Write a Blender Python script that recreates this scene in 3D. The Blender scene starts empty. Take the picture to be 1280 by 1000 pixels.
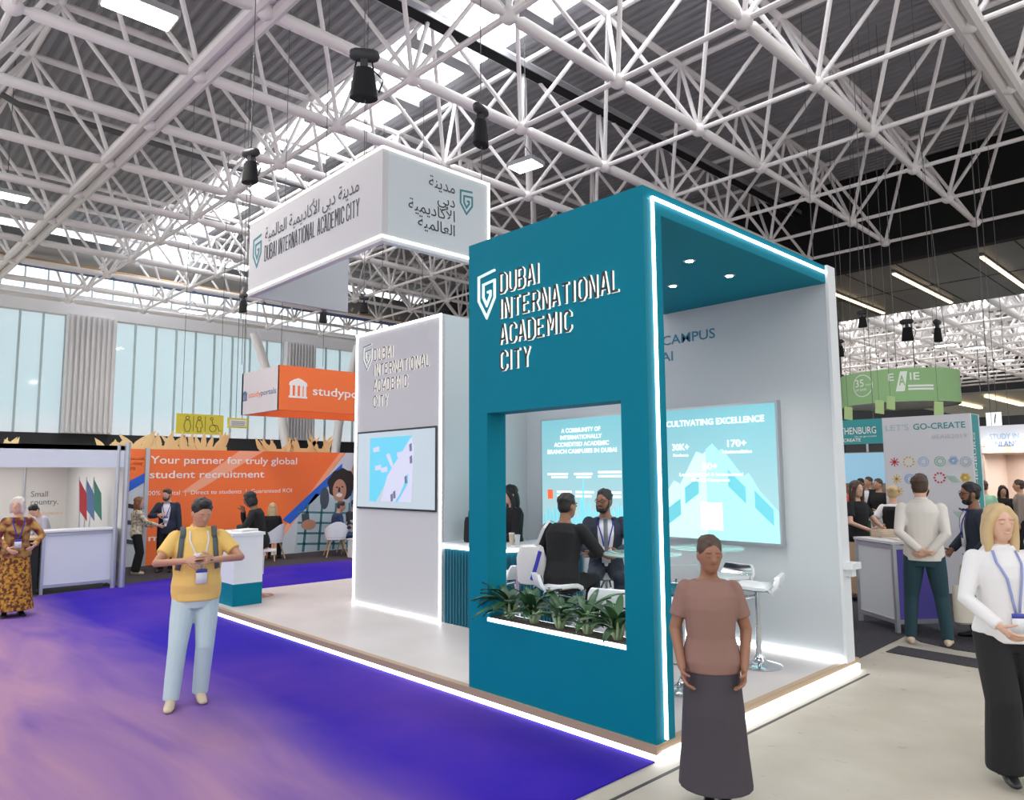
import bpy, bmesh, math, random
from mathutils import Vector, Matrix
from mathutils.bvhtree import BVHTree
random.seed(7)
S = bpy.context.scene
C = S.collection
PI = math.pi

# ------------------------------------------------------------------ camera, sky, light, exposure
CAM_H, FPX, YAW, PITCH, ROLL = 1.88, 914.195, 0.8090, 0.1027, -0.0064
_F = Vector((-math.sin(YAW)*math.cos(PITCH), math.cos(YAW)*math.cos(PITCH), math.sin(PITCH)))
_R0 = Vector((math.cos(YAW), math.sin(YAW), 0)); _U0 = _R0.cross(_F)
_R = _R0*math.cos(ROLL) + _U0*math.sin(ROLL); _U = -_R0*math.sin(ROLL) + _U0*math.cos(ROLL)
cd = bpy.data.cameras.new('camera'); cam = bpy.data.objects.new('camera', cd); C.objects.link(cam)
cam.matrix_world = Matrix(((_R.x, _U.x, -_F.x, 0), (_R.y, _U.y, -_F.y, 0), (_R.z, _U.z, -_F.z, CAM_H), (0, 0, 0, 1)))
cd.sensor_fit = 'HORIZONTAL'; cd.sensor_width = 36; cd.lens = 36*FPX/1280; cd.clip_end = 500
S.camera = cam
S.view_settings.view_transform = 'Standard'; S.view_settings.look = 'None'
S.view_settings.gamma = 1; S.view_settings.exposure = 0.08; S.view_settings.use_curve_mapping = False
S.cycles.max_bounces = 6; S.cycles.diffuse_bounces = 4; S.cycles.glossy_bounces = 3; S.cycles.transparent_max_bounces = 8
S.cycles.use_denoising = True; S.cycles.sample_clamp_indirect = 6

def lin(c):
    return tuple((x/255/12.92 if x/255 <= .04045 else ((x/255+.055)/1.055)**2.4) for x in c)
W = bpy.data.worlds.new('sky'); S.world = W; W.use_nodes = True
nt = W.node_tree; bg = nt.nodes['Background']
tc = nt.nodes.new('ShaderNodeTexCoord'); sx = nt.nodes.new('ShaderNodeSeparateXYZ'); cr = nt.nodes.new('ShaderNodeValToRGB')
nt.links.new(tc.outputs['Generated'], sx.inputs[0]); nt.links.new(sx.outputs['Z'], cr.inputs['Fac']); nt.links.new(cr.outputs['Color'], bg.inputs['Color'])
e = cr.color_ramp.elements
e[0].position = 0.0; e[0].color = (*lin((196, 190, 190)), 1); e[1].position = 1; e[1].color = (1, 1, 1, 1)
for p_, c_ in ((.05, (190, 190, 193)), (.085, (170, 186, 192)), (.17, (174, 190, 195)), (.4, (250, 252, 255))):
    q = e.new(p_); q.color = (*lin(c_), 1)
bg.inputs['Strength'].default_value = 1.7
SKY_PANEL = 7.0      # radiance of the translucent roof lights

def rayd(x, y): return _F + _R*((x-640)/FPX) - _U*((y-500)/FPX)
def at(x, y, X=None, Y=None, Z=None, D=None):
    d = rayd(x, y)
    if X is not None: t = X/d.x
    elif Y is not None: t = Y/d.y
    elif Z is not None: t = (Z-CAM_H)/d.z
    else: t = D
    return Vector((0, 0, CAM_H)) + d*t

# ------------------------------------------------------------------ materials
MATS = {}
def mat(name, col, rough=.6, metal=0, emit=0, spec=.5, lib=True):
    if name in MATS: return MATS[name]
    m = bpy.data.materials.new(name); m.use_nodes = True
    b = m.node_tree.nodes['Principled BSDF']; c = (*lin(col), 1)
    b.inputs['Base Color'].default_value = c; b.inputs['Roughness'].default_value = rough
    b.inputs['Metallic'].default_value = metal; b.inputs['Specular IOR Level'].default_value = spec
    if emit: b.inputs['Emission Color'].default_value = c; b.inputs['Emission Strength'].default_value = emit
    MATS[name] = m; return m
def noisy(name, c1, c2, scale, rough=.7, detail=4, lo=.35, hi=.65, bump=0, stretch=(1, 1, 1), spec=.4):
    m = mat(name, c1, rough, spec=spec); n = m.node_tree; b = n.nodes['Principled BSDF']
    t = n.nodes.new('ShaderNodeTexCoord'); mp = n.nodes.new('ShaderNodeMapping'); mp.inputs['Scale'].default_value = stretch
    x = n.nodes.new('ShaderNodeTexNoise'); x.inputs['Scale'].default_value = scale; x.inputs['Detail'].default_value = detail
    r = n.nodes.new('ShaderNodeValToRGB'); r.color_ramp.elements[0].position = lo; r.color_ramp.elements[1].position = hi
    r.color_ramp.elements[0].color = (*lin(c1), 1); r.color_ramp.elements[1].color = (*lin(c2), 1)
    n.links.new(t.outputs['Object'], mp.inputs[0]); n.links.new(mp.outputs[0], x.inputs['Vector'])
    n.links.new(x.outputs['Fac'], r.inputs['Fac']); n.links.new(r.outputs['Color'], b.inputs['Base Color'])
    if bump:
        k = n.nodes.new('ShaderNodeBump'); k.inputs['Strength'].default_value = bump; k.inputs['Distance'].default_value = .01
        n.links.new(x.outputs['Fac'], k.inputs['Height']); n.links.new(k.outputs[0], b.inputs['Normal'])
    return m
TEAL = mat('teal_paint', (0, 120, 142), .6, spec=.12); TEALD = mat('teal_fluted', (0, 92, 112), .5)
WHITE = mat('white_panel', (226, 228, 230), .55); GREYP = mat('grey_panel', (202, 200, 202), .55)
LED = mat('led_white', (250, 252, 255), .5, emit=5); LEDW = mat('led_warm', (255, 222, 172), .5, emit=4)
STEEL = mat('white_steel', (250, 247, 247), .45); CHROME = mat('chrome', (225, 225, 228), .12, 1)
ALU = mat('aluminium', (200, 203, 208), .35, .7); BLACK = mat('black_fabric', (22, 22, 25), .85)
DARK = mat('dark_letter', (40, 46, 52), .5); GLOW = mat('letter_glow', (255, 250, 240), .5, emit=.6)
DECK = mat('roof_deck', (158, 158, 162), .55); PLASTIC = mat('white_plastic', (236, 236, 238), .25)
WOOD = mat('light_wood', (196, 160, 118), .5); SKYL = mat('roof_light', (250, 252, 255), .5, emit=SKY_PANEL)
LAMP = mat('lamp_diffuser', (255, 248, 225), .5, emit=14); CABLE = mat('cable', (100, 100, 102), .6)
SKIN1 = mat('skin_light', (222, 176, 152), .5); SKIN2 = mat('skin_brown', (150, 104, 80), .5); SKIN3 = mat('skin_tan', (196, 146, 118), .5)
EYEW = mat('eye_white', (235, 232, 228), .3); EYED = mat('eye_dark', (35, 25, 22), .3); LIPS = mat('lips', (170, 88, 84), .5)
OPAQUE_GREEN = mat('leaf_green', (46, 84, 50), .45)
def glass(name, col, alpha):
    m = mat(name, col, .05); b = m.node_tree.nodes['Principled BSDF']
    b.inputs['Alpha'].default_value = alpha; return m
GLASS = glass('table_glass', (190, 235, 228), .45)
WINGLASS = glass('window_glass', (196, 226, 234), .22)

# ------------------------------------------------------------------ mesh helpers
class MB:
    def __init__(s): s.v = []; s.f = []; s.m = []
    def add(s, vs, fs, mi=0):
        o = len(s.v); s.v += [tuple(v) for v in vs]; s.f += [tuple(i+o for i in f) for f in fs]; s.m += [mi]*len(fs); return s
    def box(s, lo, hi, mi=0, rz=0, piv=None):
        x0, y0, z0 = lo; x1, y1, z1 = hi
        vs = [Vector(p) for p in ((x0,y0,z0),(x1,y0,z0),(x1,y1,z0),(x0,y1,z0),(x0,y0,z1),(x1,y0,z1),(x1,y1,z1),(x0,y1,z1))]
        if rz:
            pv = Vector(piv or (0, 0, 0)); R = Matrix.Rotation(rz, 3, 'Z'); vs = [R@(v-pv)+pv for v in vs]
        return s.add(vs, [(0,3,2,1),(4,5,6,7),(0,1,5,4),(1,2,6,5),(2,3,7,6),(3,0,4,7)], mi)
    def tube(s, pts, r, n=8, mi=0, flat=None, ref=None, round_=False):
        """tube along pts; r number / list of numbers / list of (ra, rb) with ref = direction of ra"""
        pts = [Vector(p) for p in pts]; k = len(pts)
        rr = r if isinstance(r, (list, tuple)) else [r]*k
        rr = [(q if isinstance(q, (list, tuple)) else (q, q)) for q in rr]
        if round_:
            d0 = (pts[1]-pts[0]).normalized(); d1 = (pts[-1]-pts[-2]).normalized()
            a, b = rr[0], rr[-1]; P = []; Q = []
            for ang in (75, 45): 
                c_ = math.cos(math.radians(ang)); s_ = math.sin(math.radians(ang))
                P.append(pts[0]-d0*min(a)*s_); Q.append((a[0]*c_, a[1]*c_))
            P += pts; Q += rr
            for ang in (45, 75):
                c_ = math.cos(math.radians(ang)); s_ = math.sin(math.radians(ang))
                P.append(pts[-1]+d1*min(b)*s_); Q.append((b[0]*c_, b[1]*c_))
            pts, rr, k = P, Q, len(P)
        vs = []; up = Vector(ref) if ref is not None else None
        for i in range(k):
            d = (pts[min(i+1, k-1)]-pts[max(i-1, 0)]).normalized()
            if up is None:
                up = Vector((0, 0, 1)) if abs(d.z) < .9 else Vector((1, 0, 0))
            a = (up-d*up.dot(d))
            a = a.normalized() if a.length > 1e-6 else d.orthogonal().normalized()
            b = d.cross(a)
            if ref is None: up = a
            for j in range(n):
                t = 2*PI*j/n; vs.append(pts[i]+a*(rr[i][0]*math.cos(t))+b*(rr[i][1]*math.sin(t)))
        fs = [(i*n+j, i*n+(j+1) % n, (i+1)*n+(j+1) % n, (i+1)*n+j) for i in range(k-1) for j in range(n)]
        fs += [tuple(range(n-1, -1, -1)), tuple((k-1)*n+j for j in range(n))]
        return s.add(vs, fs, mi)
    def rings(s, rs, n=16, mi=0, M=None):
        """rs: (z, rx, ry, yoff) rings, closed"""
        vs = []
        for q in rs:
            z, rx, ry = q[:3]; yo = q[3] if len(q) > 3 else 0
            for j in range(n):
                t = 2*PI*j/n; vs.append(Vector((rx*math.cos(t), yo+ry*math.sin(t), z)))
        if M: vs = [M(v) for v in vs]
        k = len(rs)
        fs = [(i*n+j, i*n+(j+1) % n, (i+1)*n+(j+1) % n, (i+1)*n+j) for i in range(k-1) for j in range(n)]
        fs += [tuple(range(n-1, -1, -1)), tuple((k-1)*n+j for j in range(n))]
        return s.add(vs, fs, mi)
    def lathe(s, prof, n=24, mi=0, c=(0, 0, 0)):
        return s.rings([(z+c[2], r, r) for r, z in prof], n, mi, (lambda v: Vector((v.x+c[0], v.y+c[1], v.z))))
    def ell(s, c, r, mi=0, nu=14, nv=9, R=None):
        c = Vector(c); vs = []
        for i in range(1, nv):
            p = -PI/2+PI*i/nv
            for j in range(nu):
                t = 2*PI*j/nu; v = Vector((r[0]*math.cos(p)*math.cos(t), r[1]*math.cos(p)*math.sin(t), r[2]*math.sin(p)))
                vs.append(c+(R@v if R else v))
        b = Vector((0, 0, -r[2])); t_ = Vector((0, 0, r[2])); vs += [c+(R@b if R else b), c+(R@t_ if R else t_)]
        m = (nv-1)*nu
        fs = [(i*nu+j, i*nu+(j+1) % nu, (i+1)*nu+(j+1) % nu, (i+1)*nu+j) for i in range(nv-2) for j in range(nu)]
        fs += [(m, (j+1) % nu, j) for j in range(nu)] + [(m+1, (nv-2)*nu+j, (nv-2)*nu+(j+1) % nu) for j in range(nu)]
        return s.add(vs, fs, mi)
    def prism(s, poly, P, u, v, t, mi=0, mside=None):
        """polygon (2d) on plane P,u,v pushed out t along u x v"""
        P, u, v = Vector(P), Vector(u), Vector(v); n = u.cross(v).normalized(); k = len(poly)
        vs = [P+u*a+v*b for a, b in poly]+[P+u*a+v*b+n*t for a, b in poly]
        s.add(vs, [tuple(range(k-1, -1, -1)), tuple(range(k, 2*k))], mi)
        o = len(s.v)-2*k; sd = [(o+i, o+(i+1) % k, o+k+(i+1) % k, o+k+i) for i in range(k)]
        s.f += sd; s.m += [mi if mside is None else mside]*k; return s
    def stroke(s, pl, w, P, u, v, t, mi=0, mside=1, closed=False):
        P, u, v = Vector(P), Vector(u), Vector(v); n = u.cross(v).normalized()
        p = [Vector(q) for q in pl]; k = len(p); L = []; Rr = []
        for i in range(k):
            a = p[i]-p[i-1] if (i > 0 or closed) else p[1]-p[0]
            b = p[(i+1) % k]-p[i] if (i < k-1 or closed) else p[i]-p[i-1]
            a = a.normalized(); b = b.normalized(); na = Vector((-a.y, a.x)); nb = Vector((-b.y, b.x))
            mm = na+nb; mm = mm.normalized() if mm.length > 1e-6 else na
            q = mm*(w/2/max(.4, mm.dot(na))); L.append(p[i]+q); Rr.append(p[i]-q)
        seg = k if closed else k-1; vs = []
        for q in L+Rr: vs.append(P+u*q.x+v*q.y)
        for q in L+Rr: vs.append(P+u*q.x+v*q.y+n*t)
        o = len(s.v); s.v += [tuple(q) for q in vs]
        for i in range(seg):
            j = (i+1) % k
            s.f.append((o+2*k+i, o+2*k+k+i, o+2*k+k+j, o+2*k+j)); s.m.append(mi)
            s.f.append((o+i, o+2*k+i, o+2*k+j, o+j)); s.m.append(mside)
            s.f.append((o+k+i, o+k+j, o+3*k+j, o+3*k+i)); s.m.append(mside)
        if not closed:
            for i in (0, k-1): s.f.append((o+i, o+k+i, o+3*k+i, o+2*k+i)); s.m.append(mside)
        return s
    def mesh(s, name, mats):
        me = bpy.data.meshes.new(name); me.from_pydata(s.v, [], s.f)
        for m in (mats if isinstance(mats, (list, tuple)) else [mats]): me.materials.append(m)
        me.polygons.foreach_set('material_index', s.m); me.update(); return me
    def build(s, name, mats, parent=None, loc=None, rz=0, smooth=False, bevel=0):
        me = s.mesh(name, mats)
        if smooth:
            try: me.shade_smooth()
            except Exception: pass
            try: me.set_sharp_from_angle(angle=math.radians(40))
            except Exception: pass
        o = bpy.data.objects.new(name, me); C.objects.link(o)
        if loc is not None: o.location = loc
        o.rotation_euler.z = rz
        if parent is not None: o.parent = parent
        if bevel:
            b = o.modifiers.new('bevel', 'BEVEL'); b.width = bevel; b.segments = 2; b.limit_method = 'ANGLE'
        return o
def box(lo, hi): return MB().box(lo, hi)
def tag(o, label=None, cat=None, group=None, kind=None):
    if label: o['label'] = label
    if cat: o['category'] = cat
    if group: o['group'] = group
    if kind: o['kind'] = kind
    return o
def thing(name, label, cat, loc=(0, 0, 0), rz=0, group=None):
    o = bpy.data.objects.new(name, None); C.objects.link(o); o.location = loc; o.rotation_euler.z = rz
    o.empty_display_size = .2
    return tag(o, label, cat, group)
def struct(name, mb, m, smooth=False, parent=None):
    o = mb.build(name, m, parent, smooth=smooth)
    if parent is None: o['kind'] = 'structure'
    return o
def dup(root, loc, rz, label=None):
    r = root.copy(); C.objects.link(r); r.location = loc; r.rotation_euler.z = rz
    if label: r['label'] = label
    for ch in list(root.children):
        c = ch.copy(); C.objects.link(c); c.parent = r
        for g in list(ch.children):
            d = g.copy(); C.objects.link(d); d.parent = c
    return r
X_, Y_, Z_ = Vector((1, 0, 0)), Vector((0, 1, 0)), Vector((0, 0, 1))
DG = None
def evalmesh(o):
    bpy.context.view_layer.update()
    return bpy.data.meshes.new_from_object(o.evaluated_get(bpy.context.evaluated_depsgraph_get()))

def text(body, P, u, v, cap, m, parent, name='lettering', width=None, align='L', bold=0, t=.004, curve=None):
    c = bpy.data.curves.new(name, 'FONT'); c.body = body; c.size = 1; c.offset = bold*.4; c.resolution_u = 3; c.space_line = 1.0
    o = bpy.data.objects.new(name, c); C.objects.link(o); me = evalmesh(o)
    bpy.data.objects.remove(o); bpy.data.curves.remove(c)
    xs = [q.co.x for q in me.vertices]; x0, x1 = min(xs), max(xs)
    sy = cap/.727; sx_ = width/(x1-x0) if width else sy
    off = {'L': 0, 'C': (x1-x0)/2, 'R': x1-x0}[align]
    P, u, v = Vector(P), Vector(u), Vector(v); n = u.cross(v).normalized()
    for q in me.vertices:
        a, b = (q.co.x-x0-off)*sx_, q.co.y*sy
        q.co = curve(a, b) if curve else P+u*a+v*b+n*t
    me.materials.clear(); me.materials.append(m)
    ob = bpy.data.objects.new(name, me); C.objects.link(ob); ob.parent = parent; return ob

_oct = [(0,.18),(.15,0),(.35,0),(.5,.18),(.5,.82),(.35,1),(.15,1),(0,.82)]
GLY = {'D': [[(0,0),(0,1),(.32,1),(.5,.84),(.5,.16),(.32,0),(-.03,0)]], 'U': [[(0,1),(0,.18),(.15,0),(.35,0),(.5,.18),(.5,1)]],
 'B': [[(.36,.52),(.47,.63),(.47,.88),(.35,1),(0,1),(0,0),(.36,0),(.5,.13),(.5,.4),(.37,.52),(0,.52)]],
 'A': [[(0,0),(.21,1),(.29,1),(.5,0)],[(.08,.28),(.42,.28)]], 'I': [[(.06,0),(.06,1)]], 'N': [[(0,0),(0,1),(.07,1),(.43,0),(.5,0),(.5,1)]],
 'T': [[(0,.95),(.5,.95)],[(.25,.95),(.25,0)]], 'E': [[(.45,.95),(0,.95),(0,.05),(.45,.05)],[(0,.52),(.38,.52)]],
 'R': [[(0,0),(0,.95),(.34,.95),(.47,.84),(.47,.6),(.36,.48),(0,.48)],[(.26,.48),(.5,0)]], 'O': [_oct], 'L': [[(0,1),(0,.05),(.42,.05)]],
 'C': [[(.5,.7),(.5,.84),(.35,.97),(.15,.97),(0,.82),(0,.18),(.15,.03),(.35,.03),(.5,.16),(.5,.3)]],
 'M': [[(0,0),(0,1),(.06,1),(.3,.38),(.54,1),(.6,1),(.6,0)]], 'Y': [[(0,1),(.25,.5),(.5,1)],[(.25,.5),(.25,0)]]}
def wordmark(lines, P, u, v, cap, step, width, m2, parent, t, swf=.12):
    """squared technical capitals; width = width of the longest line"""
    P, u, v = Vector(P), Vector(u), Vector(v)
    def wid(s):
        a = 0
        for ch in s: a += .3 if ch == ' ' else ({'I': .12, 'M': .6}.get(ch, .5)+.27)
        return a
    sx_ = width/max(wid(s) for s in lines)
    mb = MB()
    for k, s in enumerate(lines):
        a = 0
        for ch in s:
            if ch == ' ': a += .3; continue
            for pl in GLY[ch]:
                mb.stroke([((a+x)*sx_, y*cap-k*step) for x, y in pl], swf*cap, P, u, v, t, 0, 1, closed=(pl is _oct))
            a += {'I': .12, 'M': .6}.get(ch, .5)+.27
    return mb.build('lettering', m2, parent)
def emblem(P, u, v, w, h, m2, parent, t, sw=.09):
    mb = MB(); k = lambda l: [(x*w, y*h) for x, y in l]
    mb.stroke(k([(1,1),(.02,.93),(.02,.4),(.5,0),(.98,.4),(.98,.78),(.3,.74),(.3,.46),(.5,.27),(.72,.46),(.72,.56),(.55,.55)]), sw*w*1.2, P, u, v, t, 0, 1)
    return mb.build('emblem', m2, parent)
_AR = {'ا': 0xFE8D, 'أ': 0xFE83, 'ب': 0xFE8F, 'ة': 0xFE93, 'د': 0xFEA9, 'ع': 0xFEC9, 'ك': 0xFED9, 'ل': 0xFEDD, 'م': 0xFEE1, 'ن': 0xFEE5, 'ي': 0xFEF1}
def arabic(s):
    out = []
    for w in s.split(' '):
        r = []; prev = False; i = 0
        while i < len(w):
            ch = w[i]
            if ch == 'ل' and w[i+1:i+2] in ('أ',):
                r.append(chr(0xFEF7+(1 if prev else 0))); prev = False; i += 2; continue
            nxt = i+1 < len(w); dual = ch not in 'اأةد'
            b = _AR[ch]
            if dual and nxt: r.append(chr(b+(3 if prev else 2))); prev = True
            else: r.append(chr(b+(1 if prev else 0))); prev = False
            i += 1
        out.append(''.join(reversed(r)))
    return ' '.join(reversed(out))

# ------------------------------------------------------------------ the hall
CONC = noisy('concrete', (190, 183, 170), (176, 168, 154), 2.2, .5, 6, .3, .7)
def slab_joints(m):
    n = m.node_tree; b = n.nodes['Principled BSDF']; src = b.inputs['Base Color'].links[0].from_socket
    t = n.nodes.new('ShaderNodeTexCoord'); x = n.nodes.new('ShaderNodeTexNoise'); x.inputs['Scale'].default_value = 5.5; x.inputs['Detail'].default_value = 3
    r = n.nodes.new('ShaderNodeValToRGB'); r.color_ramp.elements[0].position = .66; r.color_ramp.elements[1].position = .74
    mx = n.nodes.new('ShaderNodeMix'); mx.data_type = 'RGBA'; n.links.new(t.outputs['Object'], x.inputs['Vector']); n.links.new(x.outputs['Fac'], r.inputs['Fac'])
    n.links.new(r.outputs['Color'], mx.inputs[0]); n.links.new(src, mx.inputs[6]); mx.inputs[7].default_value = (*lin((150, 142, 130)), 1)
    n.links.new(mx.outputs[2], b.inputs['Base Color'])
slab_joints(CONC)
struct('floor', box((-60, -30, -.3), (20, 100, -.006)), CONC)
tag(box((-2.86, -6, -.02), (-2.835, 7.35, -.004)).build('floor_joint', mat('joint', (60, 56, 52))), kind='structure')
PURP = noisy('purple_carpet', (42, 22, 156), (88, 54, 160), .45, .9, 5, .42, .78, spec=.15)
def worn(m):
    # mauve put into the colour across the aisle, standing in for blurred passers-by
    n = m.node_tree; b = n.nodes['Principled BSDF']; src = b.inputs['Base Color'].links[0].from_socket
    t = n.nodes.new('ShaderNodeTexCoord'); x = n.nodes.new('ShaderNodeTexNoise'); x.inputs['Scale'].default_value = .9; x.inputs['Detail'].default_value = 5; x.inputs['Distortion'].default_value = .6
    mp = n.nodes.new('ShaderNodeMapping'); mp.inputs['Scale'].default_value = (.35, 1.6, 1)
    sp = n.nodes.new('ShaderNodeSeparateXYZ'); mr = n.nodes.new('ShaderNodeMapRange'); mr.inputs[1].default_value = 3.8; mr.inputs[2].default_value = 1.4; mr.interpolation_type = 'SMOOTHSTEP'
    ad = n.nodes.new('ShaderNodeMath'); ad.operation = 'MULTIPLY'; r = n.nodes.new('ShaderNodeValToRGB'); r.color_ramp.elements[0].position = .12; r.color_ramp.elements[1].position = .56
    mx = n.nodes.new('ShaderNodeMix'); mx.data_type = 'RGBA'
    n.links.new(t.outputs['Object'], mp.inputs[0]); n.links.new(mp.outputs[0], x.inputs['Vector']); n.links.new(t.outputs['Object'], sp.inputs[0]); n.links.new(sp.outputs['Y'], mr.inputs[0])
    n.links.new(mr.outputs[0], ad.inputs[0]); n.links.new(x.outputs['Fac'], ad.inputs[1]); n.links.new(ad.outputs[0], r.inputs['Fac'])
    n.links.new(r.outputs['Color'], mx.inputs[0]); n.links.new(src, mx.inputs[6]); mx.inputs[7].default_value = (*lin((164, 126, 156)), 1)
    n.links.new(mx.outputs[2], b.inputs['Base Color'])
worn(PURP)  # tints the pile with the blur colour; no real wear
tag(MB().prism([(-3.0,-6),(-3.0,4.6),(-11,4.6),(-11,7.6),(-10.5,20),(-14.6,20),(-14.72,9),(-14.86,6.4),(-14.25,4),(-13.75,2.2),(-12,-6)], (0,0,-.005), X_, Y_, .009).build('floor_carpet', PURP), kind='structure')
GCARP = noisy('grey_carpet', (62, 60, 64), (76, 74, 78), 30, .95, 2, spec=.1)
tag(MB().prism([(-14.6,20),(-14.72,9),(-14.86,6.4),(-14.25,4),(-13.75,2.2),(-12,-6),(-30,-6),(-30,20)], (0,0,-.005), X_, Y_, .007).build('floor_carpet', GCARP), kind='structure')
tag(MB().prism([(-9,7.9),(-3.14,7.9),(-3.18,9.4),(-2.95,9.1),(-2.56,8.97),(3,8.9),(3,40),(-9,40)], (0,0,-.005), X_, Y_, .007).build('floor_carpet', GCARP), kind='structure')
tag(MB().prism([(-3.05,8.35),(-2.3,8.3),(.5,8.25),(.5,8.62),(-2.3,8.68),(-3.05,8.72)], (0,0,-.005), X_, Y_, .0075).build('floor_strip', GCARP), kind='structure')

# space frame grid fitted from the node points of the roof
GX, GY, GH, SX, SY, ZI, ZJ, TH, DZ = -12.4766, 12.2683, 10.5218, 3.0, 3.3761, .0181, .0267, .0212, 3.05
def node(i, j, dz=0):
    return Vector((GX+SX*i*math.cos(TH)-SY*j*math.sin(TH), GY+SX*i*math.sin(TH)+SY*j*math.cos(TH), GH+ZI*i+ZJ*j+dz))
def space_frame(name, I, J, thick_j, thick_i, k=1.0, detail=True, off=(0, 0, 0), ends=True):
    root = thing(name, None, None); root['kind'] = 'structure'; O = Vector(off)
    nd = lambda i, j, dz=0: node(i, j, dz)+O
    for i in I:       # lower chords along the hall depth
        if i in thick_i:
            m = MB()
            for s_ in (-.13, .13): m.tube([nd(i, J[0])+X_*s_, nd(i, J[-1])+X_*s_], .13*k, 8)
            m.box(tuple(Vector((nd(i, J[0]).x-.1, nd(i, J[0]).y, nd(i, J[0]).z+.02))), tuple(Vector((nd(i, J[0]).x+.1, nd(i, J[0]).y+.3, nd(i, J[0]).z+.3))))
        else:
            m = MB()
            for a, b in zip(J[:-1], J[1:]):
                r = (.125 if a < 2 else .085)*k if i < 3 else .085*k
                p, q = nd(i, a), nd(i, b); d = (q-p)
                m.tube([p, p+d*.07, p+d*.1, q-d*.1, q-d*.07, q], [r*.6, r*.6, r, r, r*.6, r*.6], 10)
        m.build('lower_chord', STEEL, root, smooth=True)
    for j in J:
        if j in thick_j:
            m = MB(); p, q = nd(I[0], j), nd(I[-1], j)
            for a, b in ((-.17, 0), (.17, 0), (0, .16)): m.tube([p+Y_*a+Z_*b, q+Y_*a+Z_*b], .12*k, 8)
        else: m = MB().tube([nd(I[0], j), nd(I[-1], j)], .062*k, 8)
        m.build('cross_chord', STEEL, root, smooth=True)
    for i in I[:-1]: MB().tube([nd(i+.5, J[0]+.5, DZ), nd(i+.5, J[-2]+.5, DZ)], .095*k, 8).build('upper_chord', STEEL, root, smooth=True)
    for j in J[:-1]: MB().tube([nd(I[0]+.5, j+.5, DZ), nd(I[-2]+.5, j+.5, DZ)], .08*k, 8).build('upper_cross_chord', STEEL, root, smooth=True)
    for i in I:
        m = MB(); kn = MB()
        for j in J:
            p = nd(i, j); kn.ell(p, (.19*k, .19*k, .17*k), 0, 10, 6)
            for a in (-.5, .5):
                for b in (-.5, .5):
                    if I[0] <= i+a <= I[-1] and J[0] <= j+b <= J[-1]:
                        q = nd(i+a, j+b, DZ); m.tube([p, q], .056*k, 7)
        m.build('web_member', STEEL, root, smooth=True)
        if detail: kn.build('node_joint', STEEL, root, smooth=True)
    return root
space_frame('ceiling_space_frame', list(range(-9, 6)), list(range(-5, 6)), (-2,), (3,))
DKZ = GH+DZ+.42
def deck(name, x0, x1, y0, y1, z, m):
    mb = MB(); n = int((y1-y0)/.3); vs = []
    for k in range(n):
        y = y0+k*.3
        for a, b in ((0, 0), (.1, 0), (.15, .09), (.25, .09)): vs += [(x0, y+a, z+b), (x1, y+a, z+b)]
    fs = [(2*i, 2*i+1, 2*i+3, 2*i+2) for i in range(len(vs)//2-1)]
    mb.add(vs, fs); return struct(name, mb, m)
deck('ceiling', -43.6, 10, -8, -5.6, DKZ, DECK)
deck('ceiling', -43.6, 10, -3.2, 11.3, DKZ, DECK)
deck('ceiling', -43.6, 10, 13.6, 31, DKZ, DECK)
tag(box((-44, -8, DKZ+.3), (10, 31, DKZ+.5)).build('roof', DECK), kind='structure')
for y0, y1 in ((-5.6, -3.2), (11.3, 13.6)):  # the strip behind the camera is unseen, added for front light on the stand
    tag(box((-43, y0, DKZ+.1), (10, y1, DKZ+.16)).build('roof_light', SKYL), kind='structure')
    m = MB()
    for k in range(18): m.box((-43+k*3, y0, DKZ-.12), (-42.55+k*3, y1, DKZ+.09))
    m.box((-43, (y0+y1)/2-.06, DKZ-.05), (10, (y0+y1)/2+.06, DKZ+.09))
    tag(m.build('roof_light_frame', DECK), kind='structure')
# pipes, cable trays and ducts under the deck
def pipe(name, pts, r, m, label, cat):
    return tag(MB().tube(pts, r, 10).build(name, m, smooth=True), label, cat)
t = thing('cable_tray', 'dark cable tray running under the roof deck beyond the hanging sign', 'cable tray')
MB().box((-13.75,-20,12.95), (-13.4,30,13.0)).build('tray_base', BLACK, t)
MB().box((-13.78,-20,12.95), (-13.74,30,13.1)).box((-13.41,-20,12.95), (-13.37,30,13.1)).build('side_rail', ALU, t)
pipe('roof_cable', [(-24.4,-3,12.9),(-24.5,2.8,13.0),(-24.3,3.6,12.6),(-24.6,6,12.75),(-24.8,10,12.8),(-25,16,12.9),(-25.2,30,13)], .09, CABLE, 'thick black cable slung under the roof on the left', 'cable')
pipe('air_duct', [(-38,-20,12.2),(-38,30,12.2)], .8, mat('galvanised', (176, 178, 180), .35, .6), 'large round galvanised air duct along the glazed wall', 'duct')
pipe('pipe', [(-36.7,-20,11.3),(-36.7,30,11.3)], .13, mat('pipe_ochre', (200, 160, 110), .5), 'ochre pipe running below the round air duct', 'pipe')
pipe('pipe', [(-36.4,-20,11.0),(-36.4,30,11.0)], .1, mat('pipe_blue', (110, 126, 170), .5), 'thin blue pipe running below the ochre pipe', 'pipe')

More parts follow.
